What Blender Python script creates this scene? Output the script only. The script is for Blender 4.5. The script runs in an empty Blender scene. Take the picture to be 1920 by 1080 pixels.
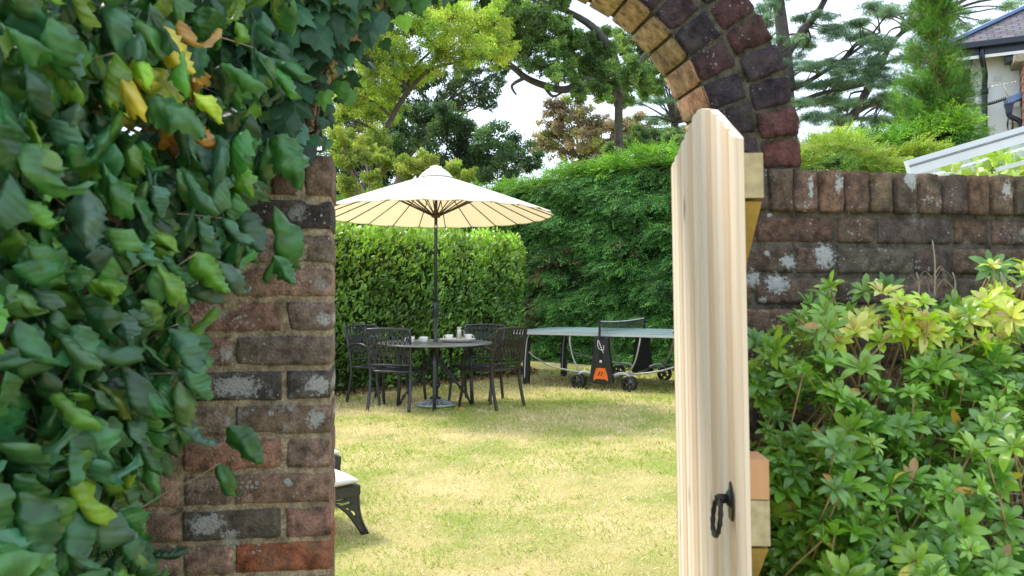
import bpy, math, random
import numpy as np
from mathutils import Vector, noise, Matrix

# ------------------------------------------------------------------ camera, world, sun, exposure
S = bpy.context.scene
COL = S.collection
FPX = 1500.0
CAMZ = 1.25
PITCH = math.atan(15 / FPX)
cam_d = bpy.data.cameras.new('camera')
cam_d.sensor_width = 36; cam_d.lens = 36 * FPX / 1920
cam_d.clip_start = 0.05; cam_d.clip_end = 2000
cam_d.dof.use_dof = True; cam_d.dof.focus_distance = 5.0; cam_d.dof.aperture_fstop = 8.0
cam = bpy.data.objects.new('camera', cam_d); COL.objects.link(cam)
cam.location = (0, 0, CAMZ); cam.rotation_euler = (math.pi / 2 + PITCH, 0, 0)
S.camera = cam

SUN_DIR = Vector((0.64, -0.36, -1.0)).normalized()        # the way the light travels
sun_el = math.asin(-SUN_DIR.z); sun_az = math.atan2(-SUN_DIR.x, -SUN_DIR.y)
W = bpy.data.worlds.new('World'); S.world = W; W.use_nodes = True
nt = W.node_tree; nt.nodes.clear()
o_ = nt.nodes.new('ShaderNodeOutputWorld'); bg = nt.nodes.new('ShaderNodeBackground')
sky = nt.nodes.new('ShaderNodeTexSky'); sky.sky_type = 'NISHITA'; sky.sun_disc = False
sky.sun_elevation = sun_el; sky.sun_rotation = sun_az
tc = nt.nodes.new('ShaderNodeTexCoord'); mp = nt.nodes.new('ShaderNodeMapping'); mp.inputs['Scale'].default_value = (1, 1, 2.5)
nz = nt.nodes.new('ShaderNodeTexNoise'); nz.inputs['Scale'].default_value = 3.0; nz.inputs['Detail'].default_value = 7; nz.inputs['Roughness'].default_value = .6
rp = nt.nodes.new('ShaderNodeValToRGB'); rp.color_ramp.elements[0].position = .30; rp.color_ramp.elements[1].position = .56
rp.color_ramp.elements[0].color = (.45, .45, .45, 1)
mx = nt.nodes.new('ShaderNodeMix'); mx.data_type = 'RGBA'; mx.inputs['B'].default_value = (6.6, 7.6, 9.0, 1)
nt.links.new(tc.outputs['Generated'], mp.inputs['Vector']); nt.links.new(mp.outputs[0], nz.inputs['Vector'])
nt.links.new(nz.outputs['Fac'], rp.inputs[0]); nt.links.new(rp.outputs[0], mx.inputs['Factor'])
nt.links.new(sky.outputs[0], mx.inputs['A']); nt.links.new(mx.outputs['Result'], bg.inputs['Color'])
bg.inputs['Strength'].default_value = 0.112
nt.links.new(bg.outputs[0], o_.inputs[0])

sd = bpy.data.lights.new('sun', 'SUN'); sd.energy = 2.4; sd.angle = math.radians(14); sd.color = (1, .95, .86)
sun = bpy.data.objects.new('sun', sd); COL.objects.link(sun)
sun.rotation_euler = SUN_DIR.to_track_quat('-Z', 'Y').to_euler()
S.view_settings.view_transform = 'Standard'; S.view_settings.look = 'None'
S.view_settings.exposure = 1.05; S.view_settings.gamma = 1
S.render.engine = 'CYCLES'; S.cycles.use_denoising = True
S.cycles.max_bounces = 7; S.cycles.transparent_max_bounces = 8

R = random.Random(11)
NR = np.random.default_rng(7)
rad = math.radians
_c, _s = math.cos(PITCH), math.sin(PITCH)

def at(px, py, Y):
    """the place at distance Y that a photo pixel shows"""
    v = (540 - py) / FPX
    k = Y / (_c - v * _s)
    return Vector(((px - 960) / FPX * k, Y, CAMZ + (_s + v * _c) * k))

# ------------------------------------------------------------------ materials
def new_mat(name):
    m = bpy.data.materials.new(name); m.use_nodes = True
    n = m.node_tree.nodes; l = m.node_tree.links
    return m, n, l, n['Principled BSDF']

def plain(name, col, rough=.6, metal=0, var=.12, scale=18, bump=.15, spec=.5, bscale=None, bdist=.002):
    m, n, l, b = new_mat(name)
    b.inputs['Roughness'].default_value = rough; b.inputs['Metallic'].default_value = metal
    b.inputs['Specular IOR Level'].default_value = spec
    t = n.new('ShaderNodeTexCoord'); z = n.new('ShaderNodeTexNoise'); z.inputs['Scale'].default_value = scale; z.inputs['Detail'].default_value = 5
    l.new(t.outputs['Object'], z.inputs['Vector'])
    r = n.new('ShaderNodeValToRGB')
    r.color_ramp.elements[0].position = .3; r.color_ramp.elements[1].position = .7
    r.color_ramp.elements[0].color = tuple(c * (1 - var) for c in col) + (1,)
    r.color_ramp.elements[1].color = tuple(min(1, c * (1 + var)) for c in col) + (1,)
    l.new(z.outputs['Fac'], r.inputs[0]); l.new(r.outputs[0], b.inputs['Base Color'])
    if bump:
        z2 = n.new('ShaderNodeTexNoise'); z2.inputs['Scale'].default_value = bscale or scale * 6; z2.inputs['Detail'].default_value = 4
        l.new(t.outputs['Object'], z2.inputs['Vector'])
        u = n.new('ShaderNodeBump'); u.inputs['Strength'].default_value = bump; u.inputs['Distance'].default_value = bdist
        l.new(z2.outputs['Fac'], u.inputs['Height']); l.new(u.outputs[0], b.inputs['Normal'])
    return m

def leaf_mat(name, rough=.5, trans=.35, spec=.4, var=.15, nscale=20, veins=False, tcol=(1.25, 1.35, .5)):
    m, n, l, b = new_mat(name)
    a = n.new('ShaderNodeAttribute'); a.attribute_name = 'col'
    t = n.new('ShaderNodeTexCoord'); z = n.new('ShaderNodeTexNoise'); z.inputs['Scale'].default_value = nscale; z.inputs['Detail'].default_value = 3
    l.new(t.outputs['Object'], z.inputs['Vector'])
    mr = n.new('ShaderNodeMapRange'); mr.inputs['From Min'].default_value = .3; mr.inputs['From Max'].default_value = .7
    mr.inputs['To Min'].default_value = 1 - var; mr.inputs['To Max'].default_value = 1 + var
    l.new(z.outputs['Fac'], mr.inputs['Value'])
    mul = n.new('ShaderNodeVectorMath'); mul.operation = 'SCALE'
    l.new(a.outputs['Color'], mul.inputs[0]); l.new(mr.outputs[0], mul.inputs['Scale'])
    l.new(mul.outputs[0], b.inputs['Base Color'])
    b.inputs['Roughness'].default_value = rough; b.inputs['Specular IOR Level'].default_value = spec
    tr = n.new('ShaderNodeBsdfTranslucent')
    m2 = n.new('ShaderNodeVectorMath'); m2.operation = 'MULTIPLY'; m2.inputs[1].default_value = tcol
    l.new(mul.outputs[0], m2.inputs[0]); l.new(m2.outputs[0], tr.inputs['Color'])
    ms = n.new('ShaderNodeMixShader'); ms.inputs[0].default_value = trans
    l.new(b.outputs[0], ms.inputs[1]); l.new(tr.outputs[0], ms.inputs[2])
    l.new(ms.outputs[0], n['Material Output'].inputs['Surface'])
    if veins:
        z2 = n.new('ShaderNodeTexNoise'); z2.inputs['Scale'].default_value = 55; z2.inputs['Detail'].default_value = 3
        l.new(t.outputs['Object'], z2.inputs['Vector'])
        uv = n.new('ShaderNodeAttribute'); uv.attribute_name = 'vein'
        wv = n.new('ShaderNodeMath'); wv.operation = 'SINE'
        sx = n.new('ShaderNodeSeparateXYZ'); l.new(uv.outputs['Vector'], sx.inputs[0])
        mm = n.new('ShaderNodeMath'); mm.operation = 'MULTIPLY'; mm.inputs[1].default_value = 46
        ab = n.new('ShaderNodeMath'); ab.operation = 'ABSOLUTE'
        l.new(sx.outputs['X'], ab.inputs[0])
        ad = n.new('ShaderNodeMath'); ad.operation = 'SUBTRACT'; l.new(sx.outputs['Y'], ad.inputs[0])
        sc = n.new('ShaderNodeMath'); sc.operation = 'MULTIPLY'; sc.inputs[1].default_value = .45
        l.new(ab.outputs[0], sc.inputs[0]); l.new(sc.outputs[0], ad.inputs[1])
        l.new(ad.outputs[0], mm.inputs[0]); l.new(mm.outputs[0], wv.inputs[0])
        hh = n.new('ShaderNodeMath'); hh.operation = 'MULTIPLY_ADD'; hh.inputs[1].default_value = .14
        l.new(wv.outputs[0], hh.inputs[0]); l.new(z2.outputs['Fac'], hh.inputs[2])
        u = n.new('ShaderNodeBump'); u.inputs['Strength'].default_value = .55; u.inputs['Distance'].default_value = .003
        l.new(hh.outputs[0], u.inputs['Height']); l.new(u.outputs[0], b.inputs['Normal'])
    return m

def brick_mat(name, grime=.5, lichen=.5, spots=(), smear=(.22, .17, .12)):
    m, n, l, b = new_mat(name)
    b.inputs['Roughness'].default_value = .92; b.inputs['Specular IOR Level'].default_value = .2
    a = n.new('ShaderNodeAttribute'); a.attribute_name = 'col'
    t = n.new('ShaderNodeTexCoord')
    def nz(scale, det=6, rough=.6):
        z = n.new('ShaderNodeTexNoise'); z.inputs['Scale'].default_value = scale; z.inputs['Detail'].default_value = det
        z.inputs['Roughness'].default_value = rough; l.new(t.outputs['Object'], z.inputs['Vector']); return z
    def rng(src, a0, a1, b0, b1):
        r = n.new('ShaderNodeMapRange'); r.inputs['From Min'].default_value = a0; r.inputs['From Max'].default_value = a1
        r.inputs['To Min'].default_value = b0; r.inputs['To Max'].default_value = b1; l.new(src, r.inputs['Value']); return r.outputs[0]
    z1 = nz(38); z2 = nz(170, 4); z3 = nz(9, 5)
    k1 = rng(z1.outputs['Fac'], .33, .68, .42, 1.62)
    k2 = rng(z2.outputs['Fac'], .3, .7, .66, 1.34)
    mu = n.new('ShaderNodeMath'); mu.operation = 'MULTIPLY'; l.new(k1, mu.inputs[0]); l.new(k2, mu.inputs[1])
    sc = n.new('ShaderNodeVectorMath'); sc.operation = 'SCALE'; l.new(a.outputs['Color'], sc.inputs[0]); l.new(mu.outputs[0], sc.inputs['Scale'])
    gm = n.new('ShaderNodeMix'); gm.data_type = 'RGBA'; gm.inputs['B'].default_value = (.055, .05, .045, 1)
    l.new(rng(z3.outputs['Fac'], .42, .72, 0, grime), gm.inputs['Factor']); l.new(sc.outputs[0], gm.inputs['A'])
    sm = nz(17, 8, .7); smx = n.new('ShaderNodeMix'); smx.data_type = 'RGBA'; smx.inputs['B'].default_value = tuple(smear) + (1,)
    l.new(rng(sm.outputs['Fac'], .50, .66, 0, .6), smx.inputs['Factor']); l.new(gm.outputs['Result'], smx.inputs['A']); gm = smx
    # pale lichen: small crusty dots gathered in patches, and a few smeared bloom patches
    vo = n.new('ShaderNodeTexVoronoi'); vo.inputs['Scale'].default_value = 85; l.new(t.outputs['Object'], vo.inputs['Vector'])
    dn = nz(240, 2)
    dd = n.new('ShaderNodeMath'); dd.operation = 'MULTIPLY_ADD'; dd.inputs[1].default_value = .55; l.new(dn.outputs['Fac'], dd.inputs[0]); l.new(vo.outputs['Distance'], dd.inputs[2])
    pt = nz(13, 3)
    thr = rng(pt.outputs['Fac'], .50, .66, .22, .62)
    lt = n.new('ShaderNodeMath'); lt.operation = 'LESS_THAN'; l.new(dd.outputs[0], lt.inputs[0]); l.new(thr, lt.inputs[1])
    pk = n.new('ShaderNodeMath'); pk.operation = 'MULTIPLY'; pk.inputs[1].default_value = lichen; l.new(lt.outputs[0], pk.inputs[0])
    bl = nz(21, 8, .75)
    pb = nz(5.5, 2)
    bb = n.new('ShaderNodeMath'); bb.operation = 'MULTIPLY'; l.new(rng(bl.outputs['Fac'], .52, .6, 0, .75), bb.inputs[0]); l.new(rng(pb.outputs['Fac'], .60, .66, 0, lichen), bb.inputs[1])
    mxx = n.new('ShaderNodeMath'); mxx.operation = 'MAXIMUM'; l.new(pk.outputs[0], mxx.inputs[0]); l.new(bb.outputs[0], mxx.inputs[1])
    cur = mxx.outputs[0]
    sn = nz(95, 7, .85)
    for c_, r_, el in spots:          # crusts of lichen and lime, each with its own place and ragged outline
        mp = n.new('ShaderNodeMapping'); mp.vector_type = 'POINT'; mp.inputs['Location'].default_value = (-c_.x / r_, -c_.y / .5, -c_.z / (r_ * el)); mp.inputs['Scale'].default_value = (1 / r_, 2, 1 / (r_ * el))
        l.new(t.outputs['Object'], mp.inputs['Vector'])
        ln_ = n.new('ShaderNodeVectorMath'); ln_.operation = 'LENGTH'; l.new(mp.outputs[0], ln_.inputs[0])
        ma = n.new('ShaderNodeMath'); ma.operation = 'MULTIPLY_ADD'; ma.inputs[1].default_value = 4.2; ma.inputs[2].default_value = -1.35; l.new(sn.outputs['Fac'], ma.inputs[0])
        sb = n.new('ShaderNodeMath'); sb.operation = 'SUBTRACT'; l.new(ma.outputs[0], sb.inputs[0]); l.new(ln_.outputs['Value'], sb.inputs[1])
        mr = rng(sb.outputs[0], 0, .12, 0, .92)
        mm = n.new('ShaderNodeMath'); mm.operation = 'MAXIMUM'; l.new(cur, mm.inputs[0]); l.new(mr, mm.inputs[1]); cur = mm.outputs[0]
    mxx = type('o', (), {'outputs': [cur]})
    li = n.new('ShaderNodeMix'); li.data_type = 'RGBA'; li.inputs['B'].default_value = (.45, .46, .45, 1)
    l.new(mxx.outputs[0], li.inputs['Factor']); l.new(gm.outputs['Result'], li.inputs['A'])
    l.new(li.outputs['Result'], b.inputs['Base Color'])
    hs = n.new('ShaderNodeMath'); hs.operation = 'ADD'; l.new(z1.outputs['Fac'], hs.inputs[0]); l.new(z2.outputs['Fac'], hs.inputs[1])
    u = n.new('ShaderNodeBump'); u.inputs['Strength'].default_value = 1; u.inputs['Distance'].default_value = .006
    l.new(hs.outputs[0], u.inputs['Height']); l.new(u.outputs[0], b.inputs['Normal'])
    return m

def wood_mat(name, base, dark, scale=1.0, knots=True, rough=.6):
    m, n, l, b = new_mat(name)
    b.inputs['Roughness'].default_value = rough; b.inputs['Specular IOR Level'].default_value = .25
    t = n.new('ShaderNodeTexCoord'); mp = n.new('ShaderNodeMapping'); mp.inputs['Scale'].default_value = (34 * scale, 34 * scale, 1.6 * scale)
    l.new(t.outputs['Object'], mp.inputs['Vector'])
    z = n.new('ShaderNodeTexNoise'); z.inputs['Scale'].default_value = 2.2; z.inputs['Detail'].default_value = 7; z.inputs['Distortion'].default_value = .8
    l.new(mp.outputs[0], z.inputs['Vector'])
    r = n.new('ShaderNodeValToRGB'); r.color_ramp.elements[0].position = .25; r.color_ramp.elements[1].position = .75
    r.color_ramp.elements[0].color = dark + (1,); r.color_ramp.elements[1].color = base + (1,)
    l.new(z.outputs['Fac'], r.inputs[0])
    out = r.outputs[0]
    if knots:
        m2 = n.new('ShaderNodeMapping'); m2.inputs['Scale'].default_value = (9, 9, 3.2); l.new(t.outputs['Object'], m2.inputs['Vector'])
        v = n.new('ShaderNodeTexVoronoi'); v.inputs['Scale'].default_value = 1.0; l.new(m2.outputs[0], v.inputs['Vector'])
        kr = n.new('ShaderNodeMapRange'); kr.inputs['From Min'].default_value = .05; kr.inputs['From Max'].default_value = .13
        kr.inputs['To Min'].default_value = .75; kr.inputs['To Max'].default_value = 0; l.new(v.outputs['Distance'], kr.inputs['Value'])
        k = n.new('ShaderNodeMix'); k.data_type = 'RGBA'; k.inputs['B'].default_value = (.22, .12, .055, 1)
        l.new(kr.outputs[0], k.inputs['Factor']); l.new(out, k.inputs['A']); out = k.outputs['Result']
    l.new(out, b.inputs['Base Color'])
    u = n.new('ShaderNodeBump'); u.inputs['Strength'].default_value = .35; u.inputs['Distance'].default_value = .001
    l.new(z.outputs['Fac'], u.inputs['Height']); l.new(u.outputs[0], b.inputs['Normal'])
    return m

M = {}
def spots_at(L, Y0, k): return [(at(x, y, Y0 + k * (x - 960) / FPX), r_ * Y0 / FPX, el) for x, y, r_, el in L]
SPL = spots_at([(440, 725, 55, .45), (595, 722, 26, .8), (385, 985, 38, .6), (430, 1012, 20, 1), (420, 665, 16, 1), (507, 775, 7, 1), (606, 600, 14, 1), (592, 785, 20, 1), (540, 905, 10, .8)], 1.935, .33)
SPR = spots_at([(1555, 478, 26, 1.2), (1482, 490, 24, .7), (1460, 532, 30, .8), (1415, 522, 16, 1.2), (1441, 474, 8, .8), (1447, 402, 6, .8), (1432, 562, 11, .7), (1556, 543, 16, 1.2), (1524, 350, 6, 5.5), (1579, 343, 12, 2.0), (1721, 334, 20, 1.1), (1912, 350, 14, 1.4)], 1.965, .20)
M['brick'] = brick_mat('weathered_brick', .5, .8, SPL)
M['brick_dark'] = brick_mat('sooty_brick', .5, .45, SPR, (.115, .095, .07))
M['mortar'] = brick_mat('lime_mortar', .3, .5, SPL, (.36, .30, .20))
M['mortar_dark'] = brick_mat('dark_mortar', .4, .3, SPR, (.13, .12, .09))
M['brick_arch'] = brick_mat('arch_brick', .25, .35, (), (.085, .07, .055))
M['brick_soffit'] = brick_mat('clean_lit_brick', .35, .2, (), (.42, .34, .20))
M['stone'] = plain('pale_stone', (.34, .30, .24), .95, 0, .3, 30, .9, .2, 90, .004)
M['pine'] = wood_mat('planed_pine', (.82, .68, .53), (.74, .59, .44))
M['pine_b'] = wood_mat('planed_pine_pale', (.86, .76, .64), (.78, .64, .50))
M['pine_c'] = wood_mat('planed_pine_warm', (.74, .55, .38), (.67, .50, .35))
M['pine_edge'] = wood_mat('sawn_pine', (.52, .36, .13), (.42, .27, .08), 1.0, False)
M['pine_end'] = plain('pine_end_grain', (.42, .34, .19), .8, 0, .2, 60, .3)
M['pine_block'] = wood_mat('orange_pine', (.58, .32, .17), (.50, .26, .12), 1.0, False)
M['black_iron'] = plain('black_iron', (.012, .012, .013), .45, .3, .3, 60, .5)
M['cast'] = plain('dark_cast_metal', (.055, .057, .066), .34, .5, .3, 40, .35)
M['cast_brown'] = plain('brown_cast_metal', (.050, .042, .034), .45, .5, .3, 40, .35)
M['canvas_top'] = plain('cream_canvas', (.80, .76, .68), .85, 0, .03, 60, .3, .2, 900, .0006)
M['pole_metal'] = plain('dark_pole_metal', (.05, .055, .065), .35, .6, .2, 30, .1)
M['rib_metal'] = plain('brown_rib_metal', (.10, .065, .04), .5, .3, .2, 30, .1)
M['china'] = plain('white_china', (.82, .82, .80), .2, 0, .02, 20, 0)
M['steel'] = plain('brushed_steel', (.55, .52, .48), .3, 1, .1, 60, .1)
M['wicker'] = plain('pale_wicker', (.72, .69, .62), .7, 0, .25, 120, .6)
M['tt_top'] = plain('grey_blue_table_top', (.17, .255, .265), .35, 0, .05, 12, .1, .5)
M['tt_rim'] = plain('pale_grey_rim', (.50, .53, .56), .45, 0, .05, 12, .1)
M['tt_tube'] = plain('silver_tube', (.42, .43, .42), .35, .7, .1, 12, .1)
M['tt_black'] = plain('black_plastic', (.016, .018, .022), .42, 0, .2, 22, .2)
M['tt_orange'] = plain('orange_plastic', (.85, .16, .02), .4, 0, .05, 22, .1)
M['tt_white'] = plain('white_print', (.75, .75, .75), .5, 0, .03, 22, 0)
M['net'] = plain('black_net_cord', (.03, .035, .035), .8, 0, .2, 22, 0)
M['cushion'] = plain('cream_cushion', (.80, .77, .72), .9, 0, .04, 30, .4, .2, 700, .0006)
M['render_wall'] = plain('pale_render', (.90, .91, .92), .9, 0, .06, 1.2, .3, .2, 40, .01)
M['black_paint'] = plain('black_paint', (.012, .018, .035), .3, 0, .2, 8, .1)
M['blue_flash'] = plain('blue_grey_flashing', (.12, .19, .36), .35, .3, .15, 6, .1)
M['upvc'] = plain('pale_grey_frame', (.66, .70, .75), .35, 0, .05, 5, .05)
M['upvc_line'] = plain('frame_seal', (.05, .055, .06), .5, 0, .05, 5, .05)
M['bark'] = plain('tree_bark', (.10, .085, .065), .95, 0, .4, 6, .9, .2, 22, .03)
M['bark_dark'] = plain('dark_bark', (.085, .08, .07), .95, 0, .4, 6, .9, .2, 22, .03)  # lightened to stand in for haze on the far trees
M['twig'] = plain('pale_twig', (.30, .24, .17), .85, 0, .3, 30, .5)
M['stem_tan'] = plain('tan_stem', (.34, .23, .10), .7, 0, .3, 30, .5)
M['stem_red'] = plain('reddish_stem', (.36, .19, .10), .7, 0, .3, 30, .5)
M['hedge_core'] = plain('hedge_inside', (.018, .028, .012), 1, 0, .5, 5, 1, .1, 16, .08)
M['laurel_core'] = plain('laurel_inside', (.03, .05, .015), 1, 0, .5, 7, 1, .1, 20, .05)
M['leaf_hazel'] = leaf_mat('hazel_leaf', .33, .26, .6, .34, 34, True)
M['leaf_ivy'] = leaf_mat('ivy_leaf', .48, .14, .32, .22, 40)
M['leaf_shrub'] = leaf_mat('shrub_leaf', .28, .34, .7, .14, 60)
M['leaf_laurel'] = leaf_mat('laurel_leaf', .30, .32, .65, .12, 3)
M['leaf_conifer'] = leaf_mat('conifer_spray', .65, .25, .25, .25, 2.2)
M['leaf_tree'] = leaf_mat('tree_leaf', .55, .42, .3, .2, .8)
M['grass_blade'] = leaf_mat('grass_blade', .7, .35, .2, .1, 3, tcol=(1.1, 1.1, .6))
M['litter'] = leaf_mat('dry_leaf', .8, .1, .2, .2, 20)

def slate_mat():
    m, n, l, b = new_mat('roof_slate'); b.inputs['Roughness'].default_value = .7
    t = n.new('ShaderNodeTexCoord'); br = n.new('ShaderNodeTexBrick')
    l.new(t.outputs['UV'], br.inputs['Vector'])
    br.inputs['Scale'].default_value = 1; br.inputs['Brick Width'].default_value = .20; br.inputs['Row Height'].default_value = .11
    br.inputs['Mortar Size'].default_value = .012
    br.inputs['Color1'].default_value = (.085, .08, .092, 1); br.inputs['Color2'].default_value = (.165, .145, .155, 1); br.inputs['Mortar'].default_value = (.05, .04, .05, 1)
    z = n.new('ShaderNodeTexNoise'); z.inputs['Scale'].default_value = 5; z.inputs['Detail'].default_value = 5; l.new(t.outputs['UV'], z.inputs['Vector'])
    mx = n.new('ShaderNodeMix'); mx.data_type = 'RGBA'; mx.blend_type = 'OVERLAY'; mx.inputs['Factor'].default_value = .5
    l.new(br.outputs['Color'], mx.inputs['A']); l.new(z.outputs['Color'], mx.inputs['B']); l.new(mx.outputs['Result'], b.inputs['Base Color'])
    u = n.new('ShaderNodeBump'); u.inputs['Strength'].default_value = .8; u.inputs['Distance'].default_value = .02; u.invert = True
    l.new(br.outputs['Fac'], u.inputs['Height']); l.new(u.outputs[0], b.inputs['Normal'])
    return m
M['slate'] = slate_mat()

def glass_mat():
    m, n, l, b = new_mat('pale_glass')
    b.inputs['Base Color'].default_value = (.85, .93, .95, 1); b.inputs['Roughness'].default_value = .03
    b.inputs['Transmission Weight'].default_value = 1; b.inputs['IOR'].default_value = 1.05
    return m
M['glass'] = glass_mat()

def canopy_mat():
    m, n, l, b = new_mat('canopy_canvas')
    b.inputs['Base Color'].default_value = (.85, .80, .70, 1); b.inputs['Roughness'].default_value = .9; b.inputs['Specular IOR Level'].default_value = .1
    t = n.new('ShaderNodeTexCoord'); z = n.new('ShaderNodeTexNoise'); z.inputs['Scale'].default_value = 500; l.new(t.outputs['Object'], z.inputs['Vector'])
    u = n.new('ShaderNodeBump'); u.inputs['Strength'].default_value = .2; u.inputs['Distance'].default_value = .001; l.new(z.outputs['Fac'], u.inputs['Height']); l.new(u.outputs[0], b.inputs['Normal'])
    tr = n.new('ShaderNodeBsdfTranslucent'); tr.inputs['Color'].default_value = (.90, .70, .40, 1)
    ms = n.new('ShaderNodeMixShader'); ms.inputs[0].default_value = .40
    l.new(b.outputs[0], ms.inputs[1]); l.new(tr.outputs[0], ms.inputs[2]); l.new(ms.outputs[0], n['Material Output'].inputs['Surface'])
    return m
M['canopy'] = canopy_mat()

def ground_mat(name, cols, scale):
    m, n, l, b = new_mat(name); b.inputs['Roughness'].default_value = 1; b.inputs['Specular IOR Level'].default_value = .1
    t = n.new('ShaderNodeTexCoord')
    z = n.new('ShaderNodeTexNoise'); z.inputs['Scale'].default_value = scale; z.inputs['Detail'].default_value = 8; z.inputs['Roughness'].default_value = .65
    l.new(t.outputs['Object'], z.inputs['Vector'])
    r = n.new('ShaderNodeValToRGB'); e = r.color_ramp.elements
    e[0].position = .36; e[0].color = cols[0] + (1,); e[1].position = .66; e[1].color = cols[2] + (1,)
    x = e.new(.52); x.color = cols[1] + (1,)
    l.new(z.outputs['Fac'], r.inputs[0]); l.new(r.outputs[0], b.inputs['Base Color'])
    z2 = n.new('ShaderNodeTexNoise'); z2.inputs['Scale'].default_value = 90; z2.inputs['Detail'].default_value = 5; l.new(t.outputs['Object'], z2.inputs['Vector'])
    u = n.new('ShaderNodeBump'); u.inputs['Strength'].default_value = .8; u.inputs['Distance'].default_value = .02
    l.new(z2.outputs['Fac'], u.inputs['Height']); l.new(u.outputs[0], b.inputs['Normal'])
    return m
M['ground'] = ground_mat('lawn_soil', ((.26, .30, .07), (.46, .39, .16), (.55, .45, .22)), 1.3)
M['soil'] = ground_mat('bed_soil', ((.05, .035, .022), (.08, .055, .035), (.11, .075, .05)), 6)

# ------------------------------------------------------------------ object helpers
def tag(o, label=None, cat=None, group=None, kind=None):
    if label: o['label'] = label
    if cat: o['category'] = cat
    if group: o['group'] = group
    if kind: o['kind'] = kind
    return o

def empty(name, loc, rz=0):
    o = bpy.data.objects.new(name, None); COL.objects.link(o); o.empty_display_size = .1
    o.location = loc; o.rotation_euler = (0, 0, rz); return o

def link(name, me, mats, parent=None, world=False):
    o = bpy.data.objects.new(name, me); COL.objects.link(o)
    for m in (mats if isinstance(mats, (list, tuple)) else [mats]): me.materials.append(m)
    if parent is not None:
        o.parent = parent
        if world: o.matrix_parent_inverse = Matrix.LocRotScale(parent.location, parent.rotation_euler, None).inverted()
    return o

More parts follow.
